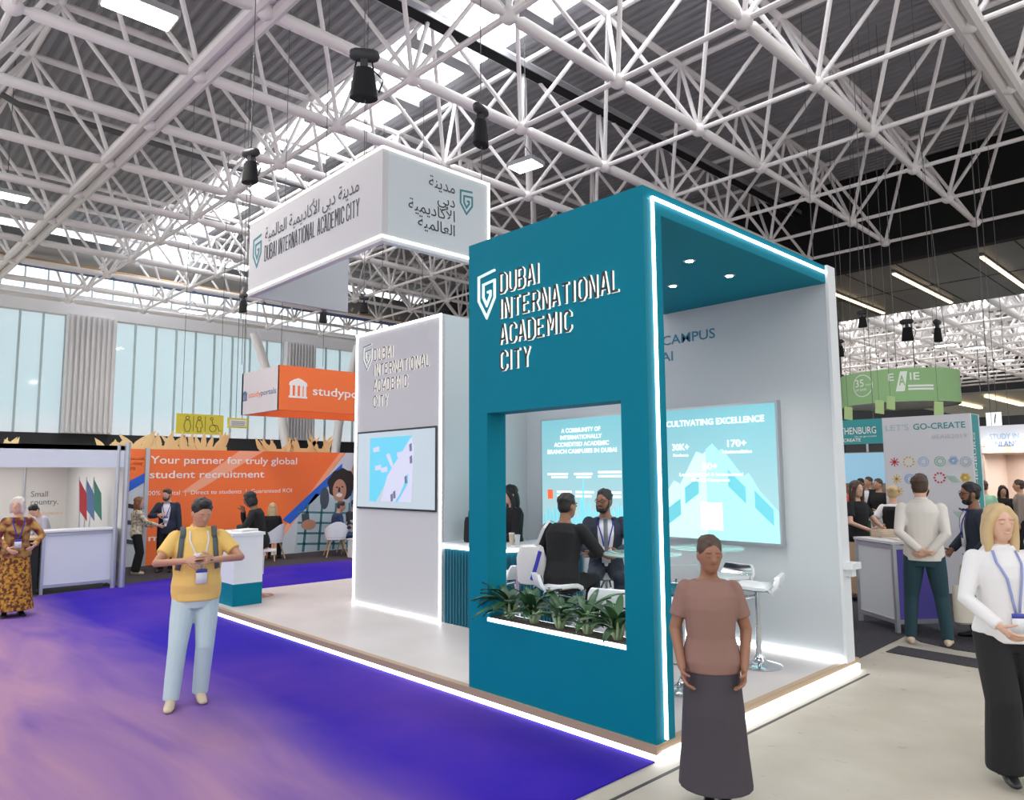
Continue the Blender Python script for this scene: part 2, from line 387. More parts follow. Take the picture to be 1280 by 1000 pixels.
# glazed end wall on the left, x = -42.5
WX = -42.5
WALLW = mat('hall_wall_white', (218, 216, 218), .7); WBLK = mat('hall_wall_dark', (44, 44, 48), .8)
def wb(lo, hi, m, name='wall_left'): return struct(name, box(lo, hi), m)
wb((WX-.5,-12,10.25), (WX,41,DKZ+.4), WALLW); wb((WX-.5,-30,0), (WX,41,3.35), mat('hall_wall_low', (120, 120, 124), .8)); wb((WX-.45,-30,3.35), (WX+.05,41,4.15), WBLK)
wb((WX-.4,8.95,4.15), (WX+.5,11.2,10.25), WALLW, 'wall_left_column'); wb((WX-.4,20.85,4.15), (WX+.5,22.8,10.25), WALLW, 'wall_left_column'); wb((WX-.4,33,4.15), (WX+.5,35,10.25), WALLW, 'wall_left_column')
mb_ = MB()
for y0, y1 in ((8.95,11.2),(20.85,22.8)):
    for k in range(9): mb_.tube([(WX+.56, y0+.15+k*(y1-y0-.3)/8, 4.2), (WX+.56, y0+.15+k*(y1-y0-.3)/8, 10.2)], .07, 6)
tag(mb_.build('wall_left_cladding', WALLW), kind='structure')
MULL = mat('mullion', (176, 194, 198), .5)
for wi, (y0, y1) in enumerate(((-12,8.95),(11.2,20.85),(22.8,33),(35,41))):
    w = thing('window_%d' % (wi+1), None, None); w['kind'] = 'structure'
    box((WX-.2,y0,4.15), (WX-.17,y1,10.25)).build('glass_pane', WINGLASS, w)
    n = max(2, round((y1-y0)/1.02)); m = MB()
    for k in range(n+1): m.box((WX-.12, y0+(y1-y0)*k/n-.05, 4.15), (WX-.02, y0+(y1-y0)*k/n+.05, 10.25))
    m.build('mullion', MULL, w)
box((WX-.05,-12,11.35), (WX+.02,30,12.5)).build('clerestory', mat('clerestory_glow', (246, 250, 255), .5, emit=1.0))['kind'] = 'structure'
mb_ = MB()
for k in range(42): mb_.box((WX+.02,-12+k,11.35), (WX+.08,-11.92+k,12.5))
tag(mb_.build('clerestory_frame', MULL), kind='structure')
tag(box((-41.6,-8,DKZ-.12), (-39.8,30,DKZ-.06)).build('roof_light', mat('wall_wash_glow', (248, 250, 252), .5, emit=1.8)), kind='structure')  # added glowing strip below the closed deck, brightens the left wall
# slanted steel props in front of the glazing
for y, dy in ((18.2,1.9), (25.2,-1.3), (27.8,-1.5)):
    tag(MB().tube([(WX+1.6,y,10.3),(WX+1.6,y+dy,5.2),(WX+1.6,y+dy*1.5,0)], .27, 12).build('column_prop', STEEL, smooth=True), kind='structure')
# portal to the next hall
NIGHT = mat('portal_black', (20, 19, 22), .8); SOFF = noisy('portal_soffit', (72, 66, 62), (58, 52, 50), .5, .35, 2)
struct('ceiling_portal_beam', box((-44,30.3,10.15), (12,30.7,DKZ+.4)), NIGHT)
struct('ceiling_soffit', box((-16.3,30.7,10.15), (16,40.3,10.35)), SOFF)
struct('wall_portal', box((-44,30.3,0), (-12.6,30.7,10.15)), mat('portal_grey', (92, 92, 98), .8))
struct('wall_portal_return', box((-16.4,30.7,0), (-16.2,40.3,10.15)), NIGHT)
mj = MB()
for x in range(-16, 16, 2): mj.box((x-.02,30.75,10.135), (x+.02,40.3,10.152))
mj.box((-16,35.4,10.135), (16,35.44,10.152)); tag(mj.build('ceiling_soffit_joint', NIGHT), kind='structure')
for x, lab in ((-13.55,'leftmost warm strip light on the dark soffit over the doorway'), (-10.45,'middle warm strip light on the dark soffit over the doorway'), (-7.3,'right-hand warm strip light on the dark soffit over the doorway')):
    t = thing('strip_light', lab, 'light', (x, 35.6, 10.13), 0, 'strip lights under the soffit')
    box((-.09,-3.9,-.06), (.09,3.9,0)).build('housing', ALU, t); box((-.07,-3.8,-.1), (.07,3.8,-.055)).build('diffuser', LEDW, t)
space_frame('ceiling_space_frame', list(range(-6, 8)), list(range(0, 14)), (), (), 1.5, False, (0, 29.5, 0))
struct('ceiling_next_hall', box((-45,40.6,14.2), (18,90,14.4)), mat('deck_far', (150, 146, 150), .7))
struct('wall_next_hall', box((-45,88,0), (18,88.4,14.2)), mat('wall_far', (70, 70, 74), .8))
LAMP2 = mat('roof_light_far', (252, 250, 250), .5, emit=5)
for k in range(3): tag(box((-40,46+k*13,14.1), (16,48.4+k*13,14.19)).build('roof_light', LAMP2), kind='structure')

# ------------------------------------------------------------------ hanging lamps
def ceiling_lamp(loc, rz, label, sx=.75, sy=.45, group='rectangular lamps in the roof'):
    t = thing('ceiling_lamp', label, 'lamp', loc, rz, group)
    if loc[1] < 30:
        L = bpy.data.lights.new('lamp_light', 'AREA'); L.energy = 260; L.size = sx; L.color = (1, .97, .92)
        lo = bpy.data.objects.new('lamp_light', L); C.objects.link(lo); lo.location.z = -.03; lo.parent = t
    box((-sx/2-.04,-sy/2-.04,0), (sx/2+.04,sy/2+.04,.12)).build('housing', ALU, t)
    box((-sx/2,-sy/2,-.02), (sx/2,sy/2,.005)).build('diffuser', LAMP, t)
    m = MB()
    for a in (-1, 1): m.tube([(a*sx*.4,0,.1), (0,0,.55)], .01, 5)
    m.tube([(0,0,.55),(0,0,(DKZ+.095 if loc[1] < 30 else 14.22)-loc[2])], .012, 5); m.build('suspension', CABLE, t)
    return t
for px_, py_, z, lab in ((175,14,9.7,'bright rectangular lamp at the top left of the roof'), (657,208,10.0,'rectangular lamp hanging between the white sign and the teal canopy'),
        (8,245,9.9,'rectangular lamp in the roof at the left edge'), (240,390,9.9,'small distant lamp before the white band over the glazing')):
    ceiling_lamp(at(px_, py_, Z=z), PI/2 if px_ != 657 else 0.15, lab, 1.05 if px_ < 400 else .75, .5)
for px_, py_, lab in ((1181,432,'far lamp in the next hall above the right end of the green banner'), (1219,435,'far lamp in the next hall nearest the right edge'), (1168,482,'far lamp in the next hall just over the green banner'), (1256,451,'lowest far lamp in the next hall by the right edge')):
    ceiling_lamp(at(px_, py_, Z=10.2), 0, lab, 1.1, .5, 'lamps in the next hall')

# ------------------------------------------------------------------ the stand: platform
PF = .1
FLOORP = noisy('stand_floor', (204, 198, 196), (196, 190, 188), 1.5, .45, 3, spec=.35)
pl = thing('stand_platform', 'low pale stand floor with a lit white edge on the purple carpet', 'platform')
box((-11.45,4.17,.03), (-3.0,7.45,PF)).build('deck', FLOORP, pl)
box((-11.47,4.132,.046), (-2.98,4.2,PF+.004)).box((-3.04,4.2,.06), (-2.98,7.47,PF+.004)).build('edge_trim', mat('trim_wood', (176, 150, 122), .5), pl)
box((-11.45,4.14,0), (-2.985,4.168,.04)).build('led_strip', LED, pl); box((-2.998,4.17,0), (-2.965,7.45,.05)).build('led_strip', LED, pl)
box((-11.4,4.2,.0), (-3.03,7.4,.03)).build('plinth', mat('plinth', (160, 158, 160)), pl)

# ------------------------------------------------------------------ the teal canopy
cx0, cx1, cy0, cy1, ct = -4.9, -2.99, 4.15, 4.365, 3.935
wx0, wx1, wz0, wz1 = -4.66, -3.225, .69, 2.41
cn = thing('exhibition_canopy', 'tall teal portal with window, dark lettering and lit edges at the stand corner', 'canopy')
m = MB().box((cx0,cy0,PF), (wx0,cy1,ct)).box((wx1,cy0,PF), (cx1,cy1,ct)).box((wx0,cy0,PF), (wx1,cy1,wz0)).box((wx0,cy0,wz1), (wx1,cy1,ct))
m.build('front_panel', TEAL, cn)
m = box((cx0,cy1,3.76), (cx1,7.17,ct)); m.build('ceiling_panel', TEAL, cn)
def led(lo, hi, parent, m=LED): return box(lo, hi).build('led_strip', m, parent)
e_ = cx1
led((e_-.002,4.243,PF+.02), (e_+.02,4.258,3.868), cn); led((e_-.002,4.243,3.855), (e_+.02,7.17,3.873), cn)
led((wx0,cy0-.004,wz0-.012), (wx1,cy0+.012,wz0+.014), cn); led((wx0,cy1-.012,wz0-.012), (wx1,cy1+.004,wz0+.014), cn)
box((wx0,cy0+.015,wz0-.005), (wx1,cy1-.015,wz0+.018)).build('soil_strip', noisy('planter_soil', (120,108,100), (84,74,68), 40, .9, 3), cn)
DL = [DARK, GLOW]
DLW = [DARK, GLOW]
wordmark(['DUBAI', 'INTERNATIONAL', 'ACADEMIC', 'CITY'], (-4.47, cy0-.001, 3.42), X_, Z_, .165, .222, 1.31, DLW, cn, .02, .115)
emblem((-4.76, cy0-.001, 3.24), X_, Z_, .215, .4, [mat('emblem_face', (214, 240, 240), .4, emit=.3), GLOW], cn, .016, .07)
DOWN = mat('downlight_glow', (255, 250, 240), .5, emit=40)
for x, y in ((-3.48,5.5), (-4.07,6.12), (-3.49,6.2), (-4.3,5.3)):
    d = MB().lathe([(.001,-.004),(.05,-.004),(.055,0),(.055,.01)], 16, 0, (x, y, 3.757)).build('downlight', CHROME, cn, smooth=True)
    MB().lathe([(.001,-.006),(.034,-.006),(.034,.0)], 14, 0, (x, y, 3.757)).build('bulb', DOWN, d)
    L = bpy.data.lights.new('spot', 'SPOT'); L.energy = 42; L.spot_size = 1.7; L.spot_blend = .6; L.shadow_soft_size = .05; L.color = (1, .97, .92)
    lo = bpy.data.objects.new('downlight_lamp', L); C.objects.link(lo); lo.location = (x, y, 3.73); lo.parent = cn

# back wall of the stand with its two light boxes
bw = thing('stand_back_wall', 'pale grey back wall panel with teal CAMPUS lettering under the canopy', 'wall panel')
box((-7.24,7.177,PF), (-2.98,7.33,3.94)).build('panel', mat('stand_wall', (206, 211, 214), .5), bw)
box((-2.995,7.165,PF), (-2.965,7.34,3.94)).build('end_trim', WHITE, bw)
led((-6.1,7.14,PF), (-3.0,7.177,PF+.035), bw)
TXT = mat('teal_print', (44, 128, 158), .5)
text('CAMPUS', (-4.94,7.177,3.39), X_, Z_, .115, TXT, bw, width=.70, bold=.02); text('DUBAI', (-5.33,7.177,3.2), X_, Z_, .115, TXT, bw, width=.53, bold=.02)
PRW = mat('print_white', (255, 255, 255), .5, emit=1.1)
def lightbox(x0, label, kind):
    t = thing('light_box', label, 'light box'); x1 = x0+1.48; z0, z1 = 1.15, 2.63; y = 7.175; f = y-.07
    box((x0,f,z0), (x1,y,z1)).build('frame', ALU, t)
    m = bpy.data.materials.new('lightbox_print'); m.use_nodes = True; n = m.node_tree; b = n.nodes['Principled BSDF']
    tc = n.nodes.new('ShaderNodeTexCoord'); sp = n.nodes.new('ShaderNodeSeparateXYZ'); r = n.nodes.new('ShaderNodeValToRGB')
    n.links.new(tc.outputs['Generated'], sp.inputs[0]); n.links.new(sp.outputs['Z'], r.inputs['Fac'])
    r.color_ramp.elements[0].color = (*lin((206, 232, 234)), 1); r.color_ramp.elements[1].color = (*lin((132, 204, 216)), 1)
    n.links.new(r.outputs['Color'], b.inputs['Emission Color']); b.inputs['Emission Strength'].default_value = .72; b.inputs['Base Color'].default_value = (*lin((90, 140, 150)), 1)
    box((x0+.025,f-.006,z0+.025), (x1-.025,f+.004,z1-.025)).build('lit_face', m, t)
    P = lambda a, c: (x0+a, f-.008, z0+c)
    if kind == 0:
        A = mat('print_stone', (190, 228, 228), .5, emit=.74); B = mat('print_stone_shade', (160, 216, 220), .5, emit=.72); D = mat('print_window', (104, 188, 200), .5, emit=.68)
        MB().prism([(.03,.03),(.03,.42),(.22,.66),(.3,.62),(.52,.98),(.6,.95),(.64,.98),(.64,.03)], P(0,0), X_, Z_, .002, 0).prism([(.64,.03),(.64,1.0),(.72,1.06),(.8,.98),(.84,1.0),(1.08,.7),(1.14,.74),(1.26,.55),(1.45,.35),(1.45,.03)], P(0,0), X_, Z_, .003, 1).build('building_print', [A, B], t)
        m = MB()
        for (a, c) in ((.12,.16),(.36,.4)): m.prism([(a,c),(a+.18,c+.12),(a+.18,c+.3),(a,c+.18)], P(0,0), X_, Z_, .005)
        for (a, c) in ((.9,.42),(1.2,.2)): m.prism([(a,c+.18),(a+.2,c),(a+.2,c+.17),(a,c+.36)], P(0,0), X_, Z_, .005)
        m.build('window_print', D, t)
        text('CULTIVATING EXCELLENCE', P(.74,1.27), X_, Z_, .068, PRW, t, width=1.2, align='C', bold=.03, t=.007)
        for s_, a, c, h_, w_ in (('30K+',.32,1.0,.075,.22),('Students',.32,.93,.032,.2),('170+',1.02,1.02,.075,.22),('Nationalities',1.02,.95,.036,.34),('50+',.69,.78,.075,.18),('Local, Regional & International',.69,.71,.036,.78),('Branch Campuses',.69,.65,.036,.46)):
            text(s_, P(a, c), X_, Z_, h_, PRW, t, width=w_, align='C', bold=.02, t=.007)
        box((x0+.56,f-.016,z0+.13), (x0+.82,f-.008,z0+.42)).build('white_card', PRW, t)
    else:
        D = mat('print_skyline', (120, 200, 214), .5, emit=.85); m = MB(); rr = random.Random(3)
        for k in range(22):
            a = .05+k*.064; h_ = rr.uniform(.12, .4); m.prism([(a,.05),(a+.045,.05),(a+.045,h_),(a+.02,h_+.05),(a,h_)], P(0,0), X_, Z_, .003)
        m.prism([(.72,.05),(.78,.05),(.755,.72),(.745,.72)], P(0,0), X_, Z_, .004); m.build('skyline_print', D, t)
        for s_, c, w_ in (('A COMMUNITY OF',1.28,.66),('INTERNATIONALLY',1.19,.7),('ACCREDITED ACADEMIC',1.1,.92),('BRANCH CAMPUSES IN DUBAI',1.01,1.16)):
            text(s_, P(.72, c), X_, Z_, .055, PRW, t, width=w_, align='C', bold=.03, t=.007)
        box((x0+.13,f-.012,z0+.42), (x0+.22,f-.008,z0+.54)).build('orange_logo', mat('logo_orange', (236, 96, 56), .5, emit=.9), t)
        m = MB()
        for a, c, w_ in ((.13,.73,.36),(.2,.69,.28),(.6,.73,.3),(.64,.69,.24),(1.0,.75,.36),(1.0,.7,.36),(.3,.5,.25),(.3,.45,.25),(.62,.5,.3),(.62,.45,.26),(1.05,.5,.3),(1.05,.45,.3)): m.box((x0+a,f-.01,z0+c), (x0+a+w_,f-.007,z0+c+.025))
        m.build('logo_print', PRW, t)
    return t
lightbox(-5.0, 'lit cyan panel headed CULTIVATING EXCELLENCE with a building photograph', 0)
lightbox(-6.89, 'lit cyan panel headed A COMMUNITY OF seen through the teal window', 1)

# grey pillar block
pb = thing('display_pillar', 'pale grey block with lit outline, dark lettering and recessed screen', 'pillar')
x0, x1, y0, y1, z1 = -9.25, -7.24, 5.68, 7.177, 3.94
box((x0,y0,PF), (x1,y1,z1)).build('body', GREYP, pb)
box((x1-.0005,y0+.05,PF), (x1+.006,y1,z1-.01)).build('side_panel', mat('side_panel', (214, 224, 226), .5), pb)
for lo, hi in (((x0,y0-.014,PF),(x0+.026,y0+.004,z1)), ((x1-.026,y0-.014,PF),(x1,y0+.004,z1)), ((x0,y0-.014,z1-.026),(x1,y0+.004,z1)), ((x0,y0-.014,PF),(x1,y0+.004,PF+.026))): led(lo, hi, pb)
wordmark(['DUBAI', 'INTERNATIONAL', 'ACADEMIC', 'CITY'], (-8.77, y0-.001, 3.51), X_, Z_, .16, .222, 1.33, [mat('dark_letter_grey', (70, 68, 70), .5), GLOW], pb, .009, .1)
emblem((-9.06, y0-.001, 3.4), X_, Z_, .22, .36, [mat('emblem_teal', (70, 128, 132), .5), GLOW], pb, .01, .07)
tv = thing('display_screen', 'wide dark-rimmed screen showing cyan map graphics, set in the grey pillar', 'screen', (-8.24, y0, 1.97))
box((-.92,-.02,-.54), (.92,-.004,.54)).build('bezel', mat('bezel', (40, 44, 52), .3), tv)
box((-.9,-.026,-.515), (.9,-.02,.515)).build('screen', mat('screen_lit', (168, 180, 186), .35, emit=.62), tv)
CY = mat('screen_cyan', (96, 184, 208), .4, emit=.6); LV = mat('screen_lilac', (186, 188, 206), .4, emit=.6); DKV = mat('screen_dark', (110, 110, 140), .4, emit=.4)
P = (0,-.027,0); m = MB()
m.prism([(-.58,-.43),(-.58,.44),(.42,.44),(.2,.1),(-.12,-.12),(-.42,-.44)], P, X_, Z_, .001, 0).prism([(-.3,-.43),(.42,-.43),(.46,.3),(.4,.42),(-.14,-.08)], P, X_, Z_, .003, 1)
m.prism([(.04,-.43),(.1,-.43),(.34,-.05),(.34,-.18)], P, X_, Z_, .005, 0).prism([(-.18,.2),(-.1,.22),(.0,.05),(-.04,.02)], P, X_, Z_, .004, 1)
for a, c in ((.36,.32),(.37,.16),(.26,-.1),(-.06,-.34),(.0,-.3)): m.prism([(a,c),(a+.05,c+.02),(a+.06,c-.08),(a+.01,c-.09)], P, X_, Z_, .006, 2)
for a, c in ((-.5,.3),(-.45,.05),(-.3,.02),(.08,.22)): m.prism([(a,c),(a+.15,c+.02),(a+.16,c-.05),(a+.01,c-.06)], P, X_, Z_, .004, 1)
m.build('picture', [CY, LV, DKV], tv)

# reception counter between the pillar and the canopy
rc = thing('reception_counter', 'teal fluted counter with a glowing top edge beside the grey pillar', 'counter')
m = MB(); path = [(-7.22,5.72),(-6.5,5.72),(-6.36,5.76),(-6.27,5.84),(-6.23,5.96),(-6.23,7.16)]
poly = path+[(-6.62,7.16),(-6.62,6.1),(-7.22,6.1)]
MB().prism(poly, (0,0,PF), X_, Y_, .9).build('base', TEALD, rc)
for (a, b) in zip(path[:-1], path[1:]):
    d = Vector(b)-Vector(a); n = max(1, round(d.length/.055))
    for k in range(n): m.tube([(a[0]+d.x*(k+.5)/n, a[1]+d.y*(k+.5)/n, PF), (a[0]+d.x*(k+.5)/n, a[1]+d.y*(k+.5)/n, .98)], .02, 8)
tag(m.build('fluting', TEALD, rc, smooth=True), kind='stuff')
ctr = Vector((-6.7, 6.2)); grow = [(p[0]+(.03 if p[0] > -7 else 0), p[1]-(.03 if p[1] < 5.9 else 0)) for p in path]
MB().prism(grow+[(-6.65,7.16),(-6.65,6.13),(-7.22,6.13)], (0,0,1.025), X_, Y_, .04).build('top', WHITE, rc)
MB().prism([(p[0]+.012, p[1]-.012) for p in grow]+[(-6.6,7.16),(-6.6,6.1),(-7.22,6.1)], (0,0,1.0), X_, Y_, .026).build('led_strip', LED, rc)
bg_ = thing('handbag', 'black bag standing on the lit counter next to the pillar', 'bag', (-6.95, 5.95, 1.065))
MB().rings([(0,.14,.08),(.03,.15,.085),(.25,.14,.075),(.3,.13,.06),(.305,.1,.04)], 20).build('body', BLACK, bg_, smooth=True)
MB().tube([(-.08,0,.3),(-.07,0,.38),(0,0,.41),(.07,0,.38),(.08,0,.3)], .01, 6).build('handle', BLACK, bg_, smooth=True)
for k, (x, y, h_, lab) in enumerate(((-6.33,6.02,.13,'tall beige paper cup on the lit counter behind the teal jamb'), (-6.36,6.14,.1,'short white cup beside the beige one on the lit counter'))):
    t = thing('cup', lab, 'cup', (x, y, 1.065), 0, 'cups on the counter')
    MB().lathe([(.001,0),(.026,0),(.034,h_),(.03,h_),(.024,.01),(.001,.01)], 16).build('body', mat('cup_%d' % k, ((206,186,160),(235,235,235))[k], .5), t, smooth=True)
    MB().lathe([(.001,h_),(.036,h_),(.034,h_+.012),(.001,h_+.014)], 16).build('lid', WHITE, t, smooth=True)

# ------------------------------------------------------------------ plants in the window
LEAFS = [mat('leaf_dark', (40, 78, 44), .4), mat('leaf_mid', (66, 104, 62), .4), mat('leaf_pale', (150, 168, 128), .5)]
def plant_mesh(seed):
    rr = random.Random(seed); mb = MB()
    for k in range(26):
        a = rr.uniform(0, 2*PI); L = rr.uniform(.25, .42); up = rr.uniform(.35, 1.25); w = rr.uniform(.017, .026); z0 = rr.uniform(.03, .12)
        pts = []; p = Vector((.008*math.cos(a), .008*math.sin(a), z0)); el = up; n = 7
        for i in range(n):
            pts.append(p.copy()); p = p+Vector((math.cos(a)*math.cos(el), math.sin(a)*math.cos(el), math.sin(el)))*(L/n); el -= rr.uniform(.08, .3)
        side = Vector((-math.sin(a), math.cos(a), 0)); vs = []
        for i, q in enumerate(pts):
            f = i/(n-1); ww = w*(.45+1.1*math.sin(PI*min(1, f*.95+.05)))*(1 if f < .98 else .1)
            vs += [q-side*ww+Z_*.006, q-Z_*.004, q+side*ww+Z_*.006]
        fs = []
        for i in range(n-1): fs += [(3*i,3*i+1,3*i+4,3*i+3), (3*i+1,3*i+2,3*i+5,3*i+4)]
        mb.add(vs, fs, 0 if rr.random() < .6 else 1)
    return mb
labs = ['bushy green plant farthest left in the window planter', 'second green plant from the left in the window planter', 'green plant in the middle of the window planter', 'green plant right of the middle one in the window planter', 'green plant at the right end of the window planter']
for k, x in enumerate((-4.5,-4.22,-3.94,-3.66,-3.38)):
    t = thing('potted_plant', labs[k], 'plant', (x, 4.255, wz0+.015), 0, 'plants in the window planter')
    plant_mesh(k+11).build('foliage', LEAFS, t, smooth=True)
    m = MB().lathe([(.03,-.01),(.032,.03),(.02,.1),(.012,.16),(.001,.17)], 10)
    for q in range(7): m.tube([(.02*math.cos(q*.9),.02*math.sin(q*.9),0),(.055*math.cos(q*.9),.055*math.sin(q*.9),.09),(.06*math.cos(q*.9),.06*math.sin(q*.9),.15)], [.012,.012,.004], 6)
    m.build('stem_base', LEAFS[2], t, smooth=True)

# ------------------------------------------------------------------ bar stools and tables
def make_stool():
    t = thing('bar_stool', '', 'stool', (0,0,PF), 0, 'white bar stools on the stand')
    MB().lathe([(.001,0),(.2,0),(.205,.012),(.19,.022),(.11,.04),(.06,.06),(.036,.1),(.032,.12),(.001,.12)], 32).build('base', CHROME, t, smooth=True)
    MB().tube([(0,0,.1),(0,0,.38)], .027, 14).tube([(0,0,.36),(0,0,.69)], .02, 14).build('pole', CHROME, t, smooth=True)
    MB().tube([(-.03,.02,.64),(-.05,.2,.6),(-.09,.235,.5),(-.1,.24,.3),(-.06,.24,.27),(.06,.24,.27),(.1,.24,.3),(.09,.235,.5),(.05,.2,.6),(.03,.02,.64)], .011, 8).build('footrest', CHROME, t, smooth=True)
    prof = [(.2,.685),(.19,.705),(.16,.72),(.1,.722),(.0,.712),(-.1,.712),(-.15,.725),(-.18,.76),(-.195,.81),(-.2,.85)]   # y, z along the seat; rear roll at -y
    up = MB(); lo = MB(); n = len(prof)
    for mb, dz, half in ((up, 0, .2), (lo, -.012, .19)):
        vs = []
        for i, (y, z) in enumerate(prof):
            d = Vector(prof[min(i+1, n-1)])-Vector(prof[max(i-1, 0)]); d.normalize(); nn = Vector((d.y, -d.x)); th = .035 if mb is up else .012
            hw = half*(.8 if i in (0, n-1) else .93 if i in (1, n-2) else 1)
            q0 = Vector((y, z))+(-nn*dz if mb is up else nn*-.0); q0 = Vector((y, z+(0 if mb is up else -.008))); q1 = q0+Vector((-d.y, d.x))*(th if mb is up else -th)
            if mb is up and q1.y < q0.y and i < 6: q1 = q0-Vector((-d.y, d.x))*th
            vs += [(-hw,q0.x,q0.y),(hw,q0.x,q0.y),(hw,q1.x,q1.y),(-hw,q1.x,q1.y)]
        fs = []
        for i in range(n-1):
            a, b = 4*i, 4*i+4; fs += [(a,a+1,b+1,b),(a+1,a+2,b+2,b+1),(a+2,a+3,b+3,b+2),(a+3,a,b,b+3)]
        fs += [(3,2,1,0),(4*n-4,4*n-3,4*n-2,4*n-1)]; mb.add(vs, fs)
    up.build('seat', PLASTIC, t, smooth=True, bevel=.012); lo.build('seat_trim', CHROME, t, smooth=True)
    return t
stool = make_stool()
STOOLS = [(-3.5,6.5,1.9,'white bar stool nearest the open right edge under the lit panel'), (-3.55,5.33,-2.6,'white bar stool just behind the lit teal corner post'),
 (-4.05,6.9,3.0,'white bar stool behind the round glass table seen in side view'), (-4.55,6.75,.9,'white bar stool half hidden behind the lit teal corner post'),
 (-4.93,5.28,-.55,'white bar stool under the man seen from behind'), (-5.12,6.28,-2.5,'white bar stool under the man in glasses'),
 (-5.75,5.55,1.2,'white bar stool at the left side of the window, behind the plants'), (-3.95,5.0,.3,'white bar stool at the right side of the window, behind the plants')]
for k, (x, y, rz, lab) in enumerate(STOOLS):
    if k == 0: stool.location = (x, y, PF); stool.rotation_euler.z = rz; stool['label'] = lab
    else: dup(stool, (x, y, PF), rz, lab)
for x, y, lab in ((-4.05,6.55,'round glass bar table before the CULTIVATING EXCELLENCE panel'), (-4.2,5.68,'round glass bar table between the two seated men')):
    t = thing('bar_table', lab, 'table', (x, y, PF), 0, 'round glass bar tables')
    MB().lathe([(.001,0),(.24,0),(.245,.012),(.2,.024),(.08,.045),(.04,.08),(.001,.08)], 32).build('base', CHROME, t, smooth=True)
    MB().tube([(0,0,.06),(0,0,1.02)], .032, 16).lathe([(.001,1.0),(.12,1.02),(.12,1.032),(.001,1.032)], 24).build('pole', CHROME, t, smooth=True)
    MB().lathe([(.001,1.034),(.36,1.034),(.365,1.04),(.365,1.046),(.36,1.05),(.001,1.05)], 48).build('table_top', GLASS, t, smooth=True)

# ------------------------------------------------------------------ the hanging sign
hs = thing('hanging_sign', 'big white three-sided sign with lit edges hanging over the stand', 'sign')
sx0, sx1, sy0, sy1, sz0, sz1 = -11.52, -7.6, 5.0, 6.82, 4.83, 6.08
SIGN = mat('sign_fabric', (206, 204, 206), .8); SIGN2 = mat('sign_fabric_side', (210, 216, 220), .8)
box((sx0,sy0,sz0), (sx1,sy0+.09,sz1)).build('front_face', SIGN, hs); box((sx1-.09,sy0+.09,sz0), (sx1,sy1,sz1)).build('side_face', SIGN2, hs); box((sx0,sy0+.09,sz0), (sx0+.09,sy1,sz1)).build('side_face', SIGN2, hs)
LEDS = mat('led_sign', (255, 250, 236), .5, emit=3)
for lo, hi in (((sx0,sy0-.012,sz1-.03),(sx1,sy0+.003,sz1)), ((sx0,sy0-.012,sz0+.05),(sx1,sy0+.003,sz0+.08)), ((sx1-.003,sy0,sz1-.03),(sx1+.012,sy1,sz1)), ((sx1-.003,sy0,sz0+.05),(sx1+.012,sy1,sz0+.08)), ((sx1-.003,sy1-.03,sz0),(sx1+.012,sy1,sz1))): led(lo, hi, hs, LEDS)
DT = [mat('dark_print', (72, 74, 80), .7)]*2
wordmark(['DUBAI INTERNATIONAL ACADEMIC CITY'], (-10.93, sy0-.001, 5.3), X_, Z_, .24, .3, 2.82, DT, hs, .004, .075)
emblem((-11.36, sy0-.001, 5.27), X_, Z_, .29, .5, [mat('emblem_print', (60, 134, 142), .6)]*2, hs, .004, .1)
text(arabic('مدينة دبي الأكاديمية العالمية'), (-10.93, sy0-.001, 5.64), X_, Z_, .2, DT[0], hs, width=2.78, bold=.0)
for k, s_ in enumerate(('مدينة', 'دبي', 'الأكاديمية', 'العالمية')):
    text(arabic(s_), (sx1+.001, 6.18, 5.75-k*.2), Y_, Z_, .155, DT[0], hs, align='R', bold=.01)
emblem((sx1+.001, 6.28, 5.52), Y_, Z_, .22, .34, [MATS['emblem_print']]*2, hs, .004, .1)

# chain hoists in the roof
def hoist(loc, sc, label, ztop, zbot):
    t = thing('chain_hoist', label, 'hoist', loc, random.uniform(0, 3), 'black chain hoists hanging from the roof'); s = sc
    MB().rings([(-.32*s,.16*s,.1*s),(-.3*s,.19*s,.12*s),(.0,.15*s,.1*s),(.12*s,.13*s,.09*s),(.13*s,.11*s,.07*s)], 14).build('chain_bag', BLACK, t, smooth=True)
    MB().tube([(-.12*s,0,.32*s),(.12*s,0,.32*s)], .09*s, 12, round_=True).box((-.05*s,-.05*s,.1*s),(.05*s,.05*s,.26*s)).build('motor', mat('hoist_grey', (52, 52, 56), .5), t, smooth=True)
    MB().tube([(-.13*s,0,.1*s),(-.1*s,0,.25*s)], .012*s, 5).tube([(.13*s,0,.1*s),(.1*s,0,.25*s)], .012*s, 5).tube([(.14*s,0,.1*s),(.26*s,0,-.02*s),(.2*s,0,-.2*s)], .012*s, 5).build('strap', BLACK, t)
    MB().tube([(0,0,.3*s),(0,0,(DKZ+.095 if loc[1] < 30 else 14.22)-loc[2])], .008, 5).build('hoist_chain', CABLE, t)
    if zbot is not None: MB().tube([(.02,0,-.1*s),(.02,0,zbot-loc[2])], .007, 5).build('load_chain', CABLE, t)
